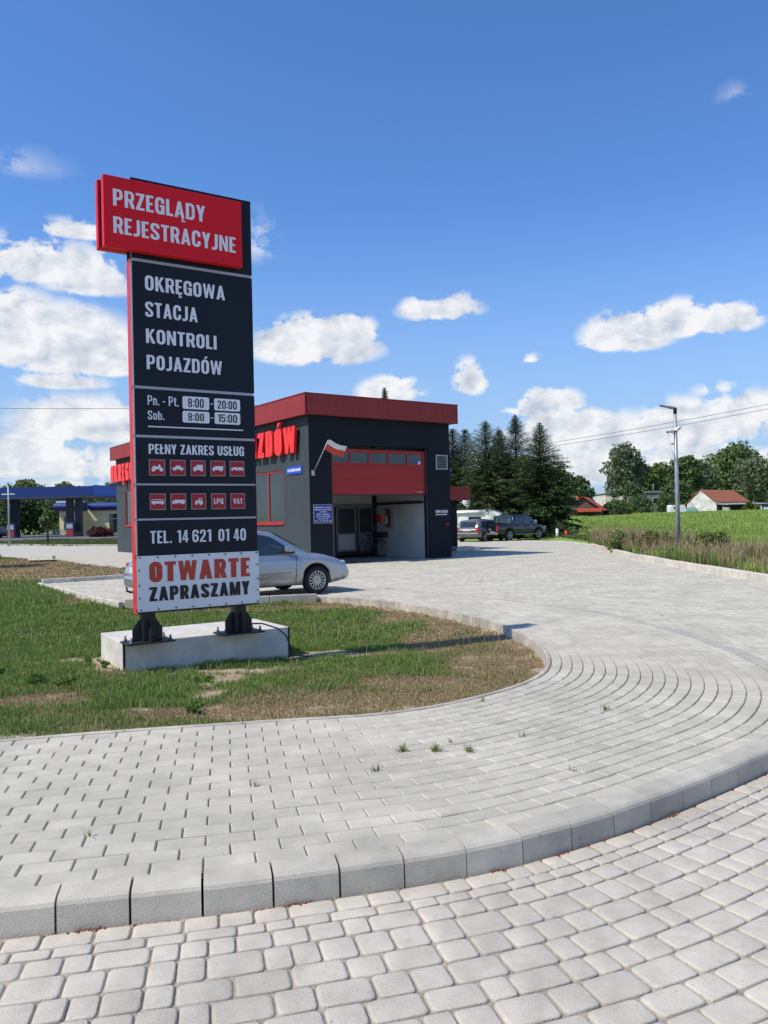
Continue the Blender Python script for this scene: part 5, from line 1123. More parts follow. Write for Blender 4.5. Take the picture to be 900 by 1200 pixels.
rounded(-.6, 3.8, .4, 'roof_edge'); rounded(3.8, 24, 3.3, 'roof_edge'); MB().box(-.4, 3.6, .3, 2, 5.1, 5.35).build('white_cap', 'white', t)
w_ = MB().box(1.7, 3.0, .42, .50, .1, 3.0).build('entrance', 'white', t)
for a in (1.8, 2.42): MB().box(a, a + .5, .38, .42, .25, 2.4).build('pane', 'glass', w_)
MB().box(.75, 1.1, .42, .5, .8, 2.9).build('window', 'glass', t)
for a, b in ((6.9, 9.4), (12, 15), (17, 20)): w_ = MB().box(a, b, 3.32, 3.4, .2, 3.2).build('window', 'glass', t); MB().box(a, b, 3.28, 3.32, 2.35, 2.5).build('window_bar', 'grey_light', w_)
MB().prism([(1.5, 3.1), (3.2, 3.1), (2.35, 3.8)], .3, .42, 'y').build('gable_trim', 'white', t)
t = thing('parcel_fence', 'low white lattice barrier in front of the yellow shop', 'barrier', (-47, 112, 0), 0)
for q in range(8): MB().box(q * .65, q * .65 + .08, 0, .08, -.05, .95).build('post', 'white', t)
for z in (.15, .55, .9): MB().box(0, 4.63, .02, .06, z, z + .07).build('rail', 'white', t)
for q in range(7): MB().tube([(q * .65 + .1, .0, .2), (q * .65 + .6, .0, .9)], .03, 5).build('brace', 'white', t)
for q, (x, y) in enumerate(((-28.6, 67.5), (-19.6, 66.0))):
    t = thing('marker_post', ['black marker post on the verge in front of the white barrier', 'black marker post on the verge by the red shrub'][q], 'post', (x, y, -.1), 0, 'black posts on the verge')
    MB().box(-.07, .07, -.07, .07, 0, 1.35).build('post', 'dark_metal', t); MB().box(-.13, .13, -.09, .09, 1.2, 1.42).build('head', 'dark_metal', t)
# back kerb of the yard
t = MB().prism([(-34, 68.6), (-24, 60.3), (-19.3, 57.6), (-5, 56.9), (-5, 57.05), (-19.3, 57.75), (-24, 60.5), (-34, 68.9)], -.3, .10, 'z').build('back_kerb', 'kerb', None, kind='structure')

# ------------------------------------------------------------------ kerbs of the yard
def kerb_run(parent, pts, l=1.0, w=.15, h=.15, m='kerb_white', zb=-.3):
    for (x1, y1), (x2, y2) in zip(pts[:-1], pts[1:]):
        d = math.hypot(x2 - x1, y2 - y1); n = max(1, round(d / l)); a = math.atan2(y2 - y1, x2 - x1)
        for q in range(n):
            s0, s1 = d * q / n + .006, d * (q + 1) / n - .006; me = MB().box(s0, s1, -w / 2, w / 2, zb, h + rnd.gauss(0, .006), .012).build('kerb_stone', m, parent); me.location = (x1, y1, 0); me.rotation_euler = (0, 0, a)
rk = bpy.data.objects.new('yard_kerb', None); link(rk, None, kind='structure')
KP = [(8.42, 15.0), (8.42, 17.5), (8.38, 20), (8.40, 22.9), (8.60, 27.7), (9.25, 33.5), (9.75, 37.5)]
kerb_run(rk, [(x + .0, y) for x, y in KP], 1.0, .17, .17)
kerb_run(rk, [(9.9, 37.6), (10.4, 41), (10.4, 46), (7.5, 48.4)], 1.0, .12, .03)
kerb_run(rk, [(-9.45, 21.85), (-7.3, 23.35), (-5.2, 24.85)], 1.0, .09, .11); kerb_run(rk, [(-9.5, 21.8), (-7.3, 18.72), (-5.32, 15.95)], 1.0, .10, .03); kerb_run(rk, [(-5.25, 16.0), (-3.3, 15.93), (-1.42, 16.36)], 1.0, .08, .07, 'kerb')
kerb_run(rk, [(4.16, 8.3), (8.0, 8.33), (12, 8.36)], .31, .24, .010, 'flush')
ek = [(-17.0, 38.9), (-15.7, 37.7)]; kerb_run(rk, ek, 1, .15, .16, 'kerb')

# ------------------------------------------------------------------ lamp posts
def lamp_post(loc, label, H_, arm, cams=True, rz=0):
    t = thing('lamp_post', label, 'lamp post', loc, rz, 'lamp posts round the yard')
    MB().tube([(0, 0, 0), (0, 0, H_ * .5), (0, 0, H_)], [.085, .065, .045], 14).build('pole', 'galv', t)
    MB().box(-.14, .14, -.14, .14, 0, .02).build('base_flange', 'galv', t)
    MB().tube([(0, 0, H_ - .16), (0, 0, H_ + .03)], .058, 10).build('collar', 'dark_metal', t)
    if arm:
        MB().tube([(0, 0, H_ + .02), (-.07, 0, H_ + .035)], .03, 8).build('arm', 'dark_metal', t)
        hd = MB().prism([(-.49, H_ + .13), (-.05, H_ + .05), (-.04, H_ + .0), (-.1, H_ - .0), (-.49, H_ + .10)], -.09, .09, 'y').build('lamp_head', 'alu_frame', t)
        MB().prism([(-.46, H_ + .098), (-.15, H_ + .012), (-.15, H_ + .006), (-.46, H_ + .092)], -.07, .07, 'y').build('led_panel', 'grey_light', hd)
    else:
        for s_ in (-1, 1): MB().prism([(s_ * .1, -.1), (s_ * .5, -.08), (s_ * .5, .08), (s_ * .1, .1)], H_ - .9, H_ - .82, 'z').build('lamp_head', 'white', t)
    if cams:
        for (x, y, z, a) in ((-.17, -.05, H_ - .74, .45), (.03, -.13, H_ - .67, -.1)):
            c_ = MB().box(-.13, .10, -.055, .055, -.04, .05, .012).build('security_camera', 'white', t); c_.location = (x, y, z); c_.rotation_euler = (0, a - .55, .4)
            MB().lathe([(.04, 0), (.038, -.02), (0, -.02)], (-.13, 0, 0), 'x', 10).build('lens', 'dark_metal', c_)
            MB().tube([(-x, -y, -.08), (0, 0, -.02)], .012, 6).build('bracket', 'grey_light', c_)
        MB().tube([(-.24, -.03, H_ - .80), (-.25, -.03, H_ - .95), (-.18, -.03, H_ - 1.25), (-.03, -.09, H_ - 1.75)], .012, 6).build('loose_cable', 'white', t)
        MB().box(-.15, -.03, -.03, .03, H_ - 1.16, H_ - 1.10, .005).build('junction_box', 'grey_light', t)
    return t
lamp_post((9.45, 25.68 - .1, 0), 'galvanised lamp post with LED head and two white cameras by the meadow kerb', 4.9, True)
lamp_post((-29.9, 63.3, 0), 'distant grey lamp post with a white crossbar lamp near the filling station', 5.0, False, False)
# overhead wires, strung between far poles out of view
def sag(a, b, s_, n=24): return [(a[0] + (b[0] - a[0]) * q / n, a[1] + (b[1] - a[1]) * q / n, a[2] + (b[2] - a[2]) * q / n - s_ * 4 * (q / n) * (1 - q / n)) for q in range(n + 1)]
for q, (a, b) in enumerate((((-48, 60, 11.6), (-3, 60.5, 10.5)), ((11.5, 66, 7.2), (46, 52, 12.6)), ((11.5, 66, 6.9), (46, 52, 12.2)))):
    MB().tube(sag(a, b, [.6, .5, .5][q]), .016, 5).build('overhead_wire', 'wire', None, label=['thin overhead wire crossing the sky behind the totem sign', 'upper of two overhead wires above the meadow behind the lamp post', 'lower of two overhead wires above the meadow behind the lamp post'][q], category='wire')
for x, y, h in ((-48, 60, 11.7), (-3, 60.5, 10.6), (46, 52, 12.7)):
    t = thing('utility_pole', 'utility pole carrying the wires outside the left of the view' if x < -9 else 'utility pole hidden behind the inspection station' if x < 0 else 'utility pole carrying the wires outside the right of the view', 'utility pole', (x, y, -.2)); MB().tube([(0, 0, 0), (0, 0, h)], [.18, .11], 10).build('pole', 'grey_block', t); MB().box(-.9, .9, -.06, .06, h - .5, h - .38).build('crossarm', 'grey_block', t)

# ------------------------------------------------------------------ houses beyond the meadow
def gz(x, y): return float(terrain_z(np.array([x]), np.array([y]))[0])
def tiled_roof(parent, name, m, a, b, e0, e1, rows_, cols):
    """pitched roof slab from eave line e0-e1 to ridge a-b built of courses of tiles stepping over each other"""
    a, b, e0, e1 = map(Vector, (a, b, e0, e1)); n_ = (e1 - e0).cross(a - e0).normalized(); n_ = n_ if n_.z > 0 else -n_
    mb = MB()
    for r_ in range(rows_):
        t0, t1 = r_ / rows_, (r_ + 1.12) / rows_
        p0, p1, p2, p3 = e0.lerp(a, t0), e1.lerp(b, t0), e1.lerp(b, min(t1, 1)), e0.lerp(a, min(t1, 1))
        vs = [p0 + n_ * .10, p1 + n_ * .10, p2 + n_ * .04, p3 + n_ * .04, p0, p1, p2, p3]; mb.add([v[:] for v in vs], [(0, 1, 2, 3), (7, 6, 5, 4), (0, 4, 5, 1), (1, 5, 6, 2), (2, 6, 7, 3), (3, 7, 4, 0)])
    return mb.build(name, m, parent)
# barn with white gable
bn_ = thing('white_gabled_barn', 'long barn with red tiled roof and peeling white gable at the meadow edge', 'barn', (0, 0, 0))
g0 = gz(57, 140); e = 3.05; r = 5.15
GA, GB_, GAx = (53.6, 140.5), (58.0, 138.5), (55.75, 139.5)
dxr, dyr = 8.6, 7.5
mb = MB(); P = [(GA[0], GA[1], g0 - 1), (GB_[0], GB_[1], g0 - 1), (GB_[0], GB_[1], e), (GAx[0], GAx[1], r), (GA[0], GA[1], e - .35)]; Q = [(x + dxr, y + dyr, z) for x, y, z in P]
mb.add(P + Q, [(0, 1, 2, 3, 4), (9, 8, 7, 6, 5), (0, 5, 6, 1), (1, 6, 7, 2), (4, 9, 5, 0)]); mb.build('wall', 'plaster', bn_)
tiled_roof(bn_, 'roof', 'roof_tile', (GAx[0] - .2, GAx[1], r + .08), (GAx[0] + dxr + .3, GAx[1] + dyr, r + .02), (GB_[0] - .1, GB_[1] - .4, e - .02), (GB_[0] + dxr + .6, GB_[1] + dyr - .4, e - .05), 9, 1)
tiled_roof(bn_, 'roof', 'roof_tile', (GAx[0] - .2, GAx[1], r + .08), (GAx[0] + dxr, GAx[1] + dyr, r + .02), (GA[0] - .3, GA[1] + .1, e - .4), (GA[0] + dxr, GA[1] + dyr, e - .4), 9, 1)
lean = MB().prism([(-.2, 2.72), (9.4, 2.72), (9.4, 2.58), (-.2, 2.58)], -3.0, .4, 'y').build('lean_to_roof', 'eternit', bn_); lean.location = (58.0, 138.6, .05); lean.rotation_euler = (.06, 0, .3)
for q in range(5): MB().box(58.2 + q * 2.0, 58.35 + q * 2.0, 136.5 + q * .6, 136.65 + q * .6, g0 - 1, 2.6).build('post', 'brown_wood', bn_)
MB().add([(58.1, 138.4, g0 - 1), (66.6, 141.2, g0 - 1), (66.6, 141.2, 2.5), (58.1, 138.4, 2.5), (58.1, 138.6, g0 - 1), (66.6, 141.4, g0 - 1), (66.6, 141.4, 2.5), (58.1, 138.6, 2.5)], [(0, 1, 2, 3), (7, 6, 5, 4), (3, 2, 6, 7)]).build('board_wall', 'brown_wood', bn_)
MB().box(58.2, 59.4, 136.3, 136.5, g0 - 1, 2.1).build('pale_door', 'plaster', bn_)
# red-roofed house
h_ = thing('red_roofed_house', 'low house with red sheet roof half hidden beside the spruces', 'house', (28.2, 112, 0), math.radians(-20)); g0 = gz(28, 112)
MB().prism([(-2.4, g0 - 1), (2.2, g0 - 1), (2.2, 2.0), (0, 3.75), (-2.4, 2.3)], 0, 7, 'y').build('wall', 'brown_wood', h_)
tiled_roof(h_, 'roof', 'roof_red', (-.05, -.4, 3.9), (-.05, 7.2, 3.9), (2.7, -.4, 1.9), (2.7, 7.2, 1.9), 8, 1); tiled_roof(h_, 'roof', 'roof_red', (-.05, -.4, 3.9), (-.05, 7.2, 3.9), (-2.9, -.4, 2.2), (-2.9, 7.2, 2.2), 8, 1)
tiled_roof(h_, 'porch_roof', 'roof_red', (-1.6, -.1, 2.25), (2.3, -.1, 2.25), (-1.7, -1.7, 1.75), (2.6, -1.7, 1.75), 5, 1)
MB().box(-1.4, -1.1, 3, 3.4, 2.8, 4.1).build('chimney', 'roof_tile', h_)
MB().box(-.6, .1, -.03, .0, g0, 1.5).build('door', 'dark_metal', h_)
# flat houses behind the big tree
h_ = thing('white_flat_house', 'plain white rendered house end seen left of the big tree', 'house', (46.9, 168, 0)); MB().box(0, 3.6, 0, 8, 0, 5.6).build('wall', 'plaster', h_); MB().box(-.2, 3.8, -.2, 8.2, 5.6, 5.75).build('roof', 'eternit', h_); MB().box(1.3, 2.1, -.05, 0, 3.2, 4.4).build('window', 'glass', h_)
h_ = thing('grey_block_house', 'grey two storey flat roofed house behind the big tree', 'house', (53.2, 170, 0)); MB().box(0, 6.4, 0, 8, 0, 5.7).build('wall', 'grey_block', h_); MB().box(-.2, 6.6, -.2, 8.2, 5.7, 6.0).build('roof', 'eternit', h_)
for a in (.6, 2.4, 4.4): w_ = MB().box(a, a + 1.1, -.06, 0, 3.3, 4.6).build('window', 'white', h_); MB().box(a + .08, a + 1.02, -.09, -.06, 3.38, 4.52).build('pane', 'glass', w_)
for x in (1.9, 4.9): MB().tube([(x, 1, 6), (x, 1, 7.6)], .06, 6).build('aerial', 'grey_light', h_)
h_ = thing('grey_shed', 'low grey shed right of the flat roofed house', 'shed', (59.6, 168, 0)); MB().box(0, 2.6, 0, 5, 0, 4.3).build('wall', 'grey_block', h_); MB().prism([(-.2, 4.3), (2.8, 4.3), (2.8, 4.5), (-.2, 5.1)], -.2, 5.2, 'y').build('roof', 'eternit', h_)
cv = thing('white_caravan', 'small white caravan at the meadow edge left of the barn', 'caravan', (46.6, 130, gz(47, 130)))
MB().prism([(0, .3), (0, 1.2), (.2, 1.5), (2.2, 1.5), (2.5, 1.0), (2.4, .3)], -.9, .9, 'y').build('body', 'camper', cv); MB().box(.5, 1.3, -.93, -.9, .8, 1.2).build('window', 'car_glass', cv); MB().lathe([(0, -.1), (.3, -.1), (.3, .1), (0, .1)], (1.2, -.85, .3), 'y', 12).build('wheel', 'rubber', cv)
tp = thing('green_tarpaulin_heap', 'pale green tarpaulin covered heap beside the barn gable', 'tarpaulin', (52, 135, gz(52, 135)))
MB().grid(lambda u, v: ((u - .5) * 2.8, (v - .5) * 2, 1.25 * (1 - (2 * u - 1) ** 4) * (1 - (2 * v - 1) ** 4) * (.85 + .15 * math.sin(u * 9 + v * 4)) - .05), 12, 8).build('tarpaulin', 'tarp', tp)
# small things by the pickup
t = thing('white_marker_post', 'short white post on the grass right of the pickup', 'post', (11.3, 52, -.05)); MB().tube([(0, 0, 0), (0, 0, .66)], .09, 10).build('post', 'white', t); MB().lathe([(0, .06), (.09, .03), (.1, 0)], (0, 0, .66), 'z', 10).build('cap', 'grey_light', t)
t = thing('red_hydrant', 'small red hydrant on the grass right of the pickup', 'hydrant', (11.95, 52.3, -.05)); MB().tube([(0, 0, 0), (0, 0, .45)], .09, 10).build('barrel', 'letter_red', t); MB().lathe([(0, .12), (.08, .08), (.12, 0)], (0, 0, .43), 'z', 10).build('cap', 'letter_red', t)
t = thing('sand_heap', 'low heap of brown sand on the grass beyond the pickup', 'sand heap', (12.6, 50.5, -.1)); MB().grid(lambda u, v: ((u - .5) * 3.4, (v - .5) * 2, .42 * math.exp(-((u - .5) ** 2 + (v - .5) ** 2) * 12) * (1 + .2 * math.sin(u * 17) * math.sin(v * 13))), 14, 10).build('heap', 'soil', t)

# ------------------------------------------------------------------ trees
def leaf_quads(P, size, cols, seed, up=.3, stretch=1.6):
    """rhombic leaf faces at points P"""
    R_ = np.random.RandomState(seed); n = len(P); a = R_.normal(size=(n, 3)); a /= np.linalg.norm(a, axis=1)[:, None]; b = R_.normal(size=(n, 3)); b[:, 2] += up; b -= a * (a * b).sum(1)[:, None]; b /= np.linalg.norm(b, axis=1)[:, None]
    s_ = size * (.6 + .8 * R_.rand(n, 1)); V = np.stack([P - a * s_ * .5 * stretch, P - b * s_ * .5, P + a * s_ * .5 * stretch, P + b * s_ * .5], 1)
    F = (np.array([[0, 1, 2, 3]])[None] + (np.arange(n) * 4)[:, None, None]).reshape(-1, 4)
    return V.reshape(-1, 3), F, np.repeat(cols, 4, 0)
def broad_tree(name, label, loc, H_, Rr, base, n, size, col, seed, group='trees beyond the meadow', trunk=.25, nb=16, squash=1.0, cat='tree'):
    R_ = np.random.RandomState(seed); t = thing(name, label, cat, loc, 0, group); rr = random.Random(seed)
    mb = MB(); mb.tube([(0, 0, -.5), (.1, 0, H_ * .3), (-.1, .1, H_ * .6), (0, 0, H_ * .85)], [trunk, trunk * .75, trunk * .5, trunk * .15], 8)
    cen = []
    for q in range(nb):
        hgt = base + (H_ - base) * (.12 + .80 * ((q + .5) / nb)); k_ = (hgt - base) / (H_ - base); rad = Rr * math.sqrt(max(.08, 1 - (2 * k_ - .85) ** 2 * .75)) * rr.uniform(.55, .85); a = q * 2.4 + rr.uniform(-.4, .4)
        c_ = np.array([math.cos(a) * rad * .72, math.sin(a) * rad * .72, hgt]); cen.append((c_, Rr * rr.uniform(.32, .50)))
        mb.tube([(0, 0, hgt * .62), tuple(c_ * np.array([.6, .6, .9])), tuple(c_)], [trunk * .35, trunk * .2, trunk * .06], 5)
    cen.append((np.array([0, 0, H_ - Rr * .3]), Rr * .38))
    mb.build('trunk', 'bark', t)
    per = n // len(cen); Ps = []; Cs = []
    for q, (c_, r_) in enumerate(cen):
        d = R_.normal(size=(per, 3)); d /= np.linalg.norm(d, axis=1)[:, None]; rad = r_ * (.55 + .55 * R_.rand(per, 1) ** .6); rad *= 1 + .22 * np.sin(d[:, :1] * 5 + q) * np.sin(d[:, 2:] * 6)
        P = c_ + d * rad * np.array([1, 1, .8 * squash]); Ps.append(P); tone = (.75 + .5 * R_.rand()) * (.7 + .6 * R_.rand(per, 1)); Cs.append(np.array(col) * tone)
    V, F, C = leaf_quads(np.concatenate(Ps), size, np.concatenate(Cs), seed)
    fast_mesh('crown', V, F, 'leaf', t, col=C); return t
def spruce(label, loc, H_, Rr, seed, col=(.060, .100, .034), dens=1.0, cat='tree'):
    R_ = np.random.RandomState(seed); t = thing('spruce_tree', label, cat, loc, 0, 'spruces behind the parked vehicles'); rr = random.Random(seed)
    MB().tube([(0, 0, -.3), (0, 0, H_ * .5), (0, 0, H_)], [.16, .09, .015], 8).build('trunk', 'bark', t)
    br = MB(); Ps, Cs, Ds = [], [], []; z = .25; 
    while z < H_ - .12:
        k_ = 1 - z / H_; rad = Rr * (k_ ** .88) * rr.uniform(.85, 1.15) + .06; nb = int(8 + 9 * k_); a0 = rr.uniform(0, 6.28)
        for q in range(nb):
            a = a0 + 2 * PI * q / nb + rr.uniform(-.25, .25); L = rad * rr.uniform(.72, 1.14); up_ = .6 * (1 - k_) ** 2 + .04; dr_ = -.30 * k_; L *= (1 + .28 * math.sin(a * 2 + seed + z * .9) + .16 * math.sin(a * 5 + z * 3.1 + seed)) * (rr.uniform(.7, 1.25) if rr.random() < .3 else 1)
            tip = np.array([math.cos(a) * L, math.sin(a) * L, z + L * (up_ + dr_) + .12]); root = np.array([0, 0, z]); mid = (root + tip) / 2 + np.array([0, 0, L * .03])
            br.tube([tuple(root), tuple(mid), tuple(tip)], [.025, .015, .004], 4, False)
            m_ = int(max(14 if L > .35 else 5, L * 46 * dens)); s_ = R_.rand(m_) ** .75; P = root + (tip - root) * s_[:, None]; P[:, 2] += L * .06 * np.sin(s_ * PI)
            side = R_.normal(0, 1, m_) * .17 * L * (1.15 - s_) + R_.normal(0, .04, m_); P += np.c_[-math.sin(a) * side, math.cos(a) * side, -np.abs(R_.normal(0, .09, m_)) - .25 * np.abs(side)]
            Ps.append(P); dd = np.c_[math.cos(a) * np.ones(m_) - math.sin(a) * np.sign(side) * .6, math.sin(a) * np.ones(m_) + math.cos(a) * np.sign(side) * .6, -.25 + .3 * R_.rand(m_)]; Ds.append(dd)
            Cs.append(np.array(col) * (.55 + .9 * R_.rand(m_, 1)) * rr.uniform(.8, 1.25) * (.8 + .45 * s_[:, None]))
        z += rr.uniform(.07, .16) * (1 + .5 * k_)
    br.build('branches', 'bark', t)
    P, D, C = np.concatenate(Ps), np.concatenate(Ds), np.concatenate(Cs); D /= np.linalg.norm(D, axis=1)[:, None]; n = len(P)
    N_ = np.cross(D, R_.normal(size=(n, 3)) + np.array([0, 0, 1.2])); N_ /= np.linalg.norm(N_, axis=1)[:, None]; l = .30 * (.6 + .8 * R_.rand(n, 1)) * np.clip(1.1 - P[:, 2:] / H_, .35, 1); w = .060 * np.clip(1.1 - P[:, 2:] / H_, .4, 1)
    V = np.stack([P - N_ * w, P + D * l * .5 - N_ * w * .6, P + D * l, P + D * l * .4 + N_ * w * .8], 1).reshape(-1, 3)
    F = (np.array([[0, 1, 2, 3]])[None] + (np.arange(n) * 4)[:, None, None]).reshape(-1, 4)
    fast_mesh('needles', V, F, 'leaf', t, col=np.repeat(C, 4, 0)); return t
spruce('leftmost spruce rising beside the building corner', (5.3, 60, -.1), 8.3, 2.8, 1)
spruce('slim paler spruce second from the building corner', (7.55, 58, -.1), 8.6, 3.2, 2, (.080, .115, .038))
spruce('tallest pointed spruce behind the pickup cab', (10.15, 60.5, -.1), 9.3, 3.3, 3)
spruce('broad dark spruce at the right end of the spruce row', (11.3, 57, -.1), 8.3, 3.1, 4, (.052, .092, .030), 1.3)
spruce('short spruce filling the gap in the middle of the row', (8.9, 60.5, -.1), 8.2, 3.4, 5)
spruce('small spruce between the camper and the building', (4.2, 64, -.1), 7.0, 2.0, 6)
spruce('spruce top showing just above the station roof', (.25, 62, -.1), 11.9, 2.3, 7)
spruce('spruce standing farther back in the middle of the row', (6.5, 62.5, -.1), 8.5, 3.4, 8)
G1, G2, G3, G4 = (.12, .18, .055), (.16, .22, .06), (.10, .155, .055), (.17, .21, .115)  # leaf greens; distance haze partly put into them by lightening
BT_ = [('broadleaf_tree', 'big grey green tree with hanging twigs in front of the flat houses', 48.6, 160, 14.2, 4.4, 3.0, 9000, .34, G4),
       ('broadleaf_tree', 'dark round tree left of the big grey green tree', 38, 175, 10.5, 5, 1, 5000, .42, G3), ('broadleaf_tree', 'bright green tree just right of the broad spruce', 24, 122, 8.0, 3.4, .8, 5000, .33, G2),
       ('broadleaf_tree', 'mid green tree over the red roofed house', 31.5, 165, 10.5, 4.6, 1, 5000, .42, G1), ('broadleaf_tree', 'dark tree right behind the flat roofed house', 58.5, 185, 13, 4.5, 1, 5000, .45, G1),
       ('broadleaf_tree', 'low spreading tree between house and lamp post', 66, 190, 12, 5, 1, 5000, .45, G2), ('broadleaf_tree', 'tall dense tree behind the lamp post', 60.5, 158, 11.6, 4.2, 1, 6500, .38, G3),
       ('broadleaf_tree', 'grey green tree left above the barn gable', 68, 172, 11.2, 5, 1, 6500, .40, G4), ('broadleaf_tree', 'high rounded tree above the barn roof', 80, 180, 15.2, 7, 1, 8000, .45, G1),
       ('broadleaf_tree', 'wide tree above the right end of the barn', 78, 166, 11.2, 5.2, 1, 6500, .40, G4), ('broadleaf_tree', 'tree at the right edge of the view beyond the barn', 90, 176, 13.5, 5.5, 1, 6500, .42, G1),
       ('broadleaf_tree', 'far pale tree on the skyline right of the lamp post', 100, 235, 17, 9, 2, 6000, .6, G2), ('broadleaf_tree', 'tree beyond the right edge of the view', 102, 180, 13, 6, 1, 4000, .5, G2),
       ('broadleaf_tree', 'small dark tree between the spruces and the white house', 40.5, 165, 8.2, 3.5, .5, 4000, .36, G3), ('broadleaf_tree', 'dense hedge tree in front of the grey shed', 56, 152, 6.2, 3.4, .2, 4000, .34, G3)]
for q, (nm, lb, x, y, H_, Rr, base, n, sz, col) in enumerate(BT_): broad_tree(nm, lb, (x, y, gz(x, y)), H_ - gz(x, y) + .8, Rr, base, n, sz, col, 40 + q)
for q, (x, y, h, lb) in enumerate(((33.5, 118, 2.0, 'low dark bush beside the red roofed house'), (38, 128, 2.3, 'dark bush in front of the white rendered house'), (42.5, 132, 2.2, 'bush left of the white caravan'), (36, 120, 1.6, 'small bush right of the red roofed house'), (62.3, 135, 1.5, 'yellow green bush against the barn lean-to'), (45, 140, 3.2, 'tall bush under the big grey green tree'), (50.3, 141, 3.0, 'bush between caravan and barn'))):
    broad_tree('bush', lb, (x, y, gz(x, y) - .2), h, h * .95, 0, 2600, .24, (G3, G3, G3, G1, (.16, .17, .03), G3, G3)[q], 80 + q, 'bushes at the meadow edge', .06, 8, cat='bush')
LT = [('dense tree behind the left canopy column', -56, 140, 7.5, 5, G1), ('dark rounded tree right of the left canopy column', -50, 138, 7.2, 4.6, G3), ('dark tree left of the yellow shop', -53.8, 133, 6.0, 3.6, G3), ('pale poplar showing above the canopy at the left', -60, 150, 9.6, 3.6, G4), ('poplar top above the canopy near its left end', -67, 150, 10.2, 3.8, G2), ('second poplar top above the canopy', -52.5, 155, 9.6, 3.6, G4),
      ('dark tree behind the right end of the yellow shop', -40, 146, 9.3, 5, G3), ('tree behind the middle of the yellow shop', -46, 150, 8.6, 4.6, G1), ('tree beyond the left edge of the view', -64, 138, 8, 5, G3), ('far tree behind the station building left', -30, 150, 8.5, 5, G1), ('far tree behind the station building right', -16, 150, 8.5, 5, G3)]
for q, (lb, x, y, H_, Rr, col) in enumerate(LT): broad_tree('broadleaf_tree', lb, (x, y, -.1), H_, Rr, .4, 5000, .36, col, 100 + q, 'trees round the filling station')
broad_tree('red_shrub', 'dark red leaved shrub in front of the yellow shop', (-35.8, 100, -.1), 1.1, 1.9, 0, 2500, .16, (.11, .025, .022), 130, None, .04, 8, .8, 'shrub')
broad_tree('garden_tree', 'tree at the left of the lawn casting shade on it', (-18.6, 31.5, -.1), 5.0, 1.6, 1.2, 5000, .2, G1, 131, None, .12, 12)
# verge grass by the filling station road
R_ = np.random.RandomState(5); n = 26000; x = R_.uniform(-42, -14, n); y = R_.uniform(58, 82, n); k_ = (np.abs(x) < y * .56) & ~pip(x, y, YARD) & (y > 60 - (x + 24) * .3); x, y = x[k_], y[k_]; tt = R_.rand(len(x), 1)
blades('verge_grass', x, y, np.full(len(x), -.1), .28 * (.5 + fbm(x, y, .5, 7)), np.full(len(x), .09), (np.array([.07, .125, .03]) * tt + np.array([.14, .13, .055]) * (1 - tt)) * (.6 + .9 * fbm(x, y, .6, 8)[:, None]), .35, None, 5, kind='stuff')
R_ = np.random.RandomState(6); n = 9000; x = R_.uniform(9, 20, n); y = R_.uniform(41.5, 56, n); k_ = (x > 10.9); x, y = x[k_], y[k_]; tt = R_.rand(len(x), 1)
blades('roadside_grass', x, y, terrain_z(x, y), .16 * (.5 + fbm(x, y, .5, 7)), np.full(len(x), .06), (np.array([.09, .16, .03]) * tt + np.array([.15, .16, .06]) * (1 - tt)), .35, None, 6, kind='stuff')

# ------------------------------------------------------------------ weeds and small litter
def tuft(loc, label, n, h, seed, dark=False):
    R_ = np.random.RandomState(seed); x = R_.normal(0, .012, n); y = R_.normal(0, .012, n); t_ = R_.rand(n, 1)
    col = np.array([.13, .21, .05]) * t_ + np.array([.32, .31, .10]) * (1 - t_)
    o = blades('weed_tuft', x, y, np.zeros(n), h * (.5 + .7 * R_.rand(n)), np.full(n, .006), col * (.6 if dark else 1), 1.1, None, seed); o.location = loc
    o['label'] = label; o['category'] = 'weed'; o['group'] = 'weed tufts in the paving joints'
for q, (x, y, lb, n, h) in enumerate(((-.09, 5.04, 'grass tuft in the joints, leftmost and nearest of the cluster at mid pavement', 22, .05), (.09, 5.45, 'bushy grass tuft second in the cluster at mid pavement', 40, .06), (.32, 5.43, 'widest grass tuft in the middle of the pavement cluster', 60, .065), (.54, 5.40, 'grass tuft at the right end of the pavement cluster', 32, .055), (-.81, 4.79, 'sparse grass sprig on the left part of the pavement', 10, .06),
        (1.76, 6.46, 'small green tuft among the curved paver rows at the right', 26, .05), (.97, 5.74, 'thin sprig between the pavers right of the tuft cluster', 10, .05), (.81, 6.85, 'little tuft near the lawn edge of the pavement', 16, .05), (-1.55, 4.1, 'faint sprig at the left edge of the pavement', 8, .05), (1.13, 4.95, 'tiny sprig two rows above the kerb at the right', 10, .045), (.43, 5.62, 'small sprig just above the tuft cluster', 10, .04))):
    tuft((x, y, 0), lb, n, h, 300 + q)
def leafy(loc, label, n, r, h, seed, col=(.10, .20, .03)):
    R_ = np.random.RandomState(seed); t = thing('weed_plant', label, 'weed', loc, 0, 'leafy weeds in the lawn'); mb = MB(); P = []
    for q in range(9):
        a = R_.rand() * 6.28; d = r * R_.rand() ** .5; tip = (math.cos(a) * d, math.sin(a) * d, h * (.5 + .5 * R_.rand())); mb.tube([(0, 0, 0), (tip[0] * .5, tip[1] * .5, tip[2] * .6), tip], [.004, .003, .001], 4, False)
        for s_ in R_.rand(n // 9): P.append([tip[0] * s_ + R_.normal(0, .012), tip[1] * s_ + R_.normal(0, .012), tip[2] * (.3 + .7 * s_) + R_.normal(0, .01)])
    mb.build('stem', 'bark', t, recalc=False); P = np.array(P); V, F, C = leaf_quads(P, .028, np.array(col) * (.6 + .8 * R_.rand(len(P), 1)), seed, 1.5, 1.2)
    o = fast_mesh('foliage', V, F, 'grass', t, col=C)
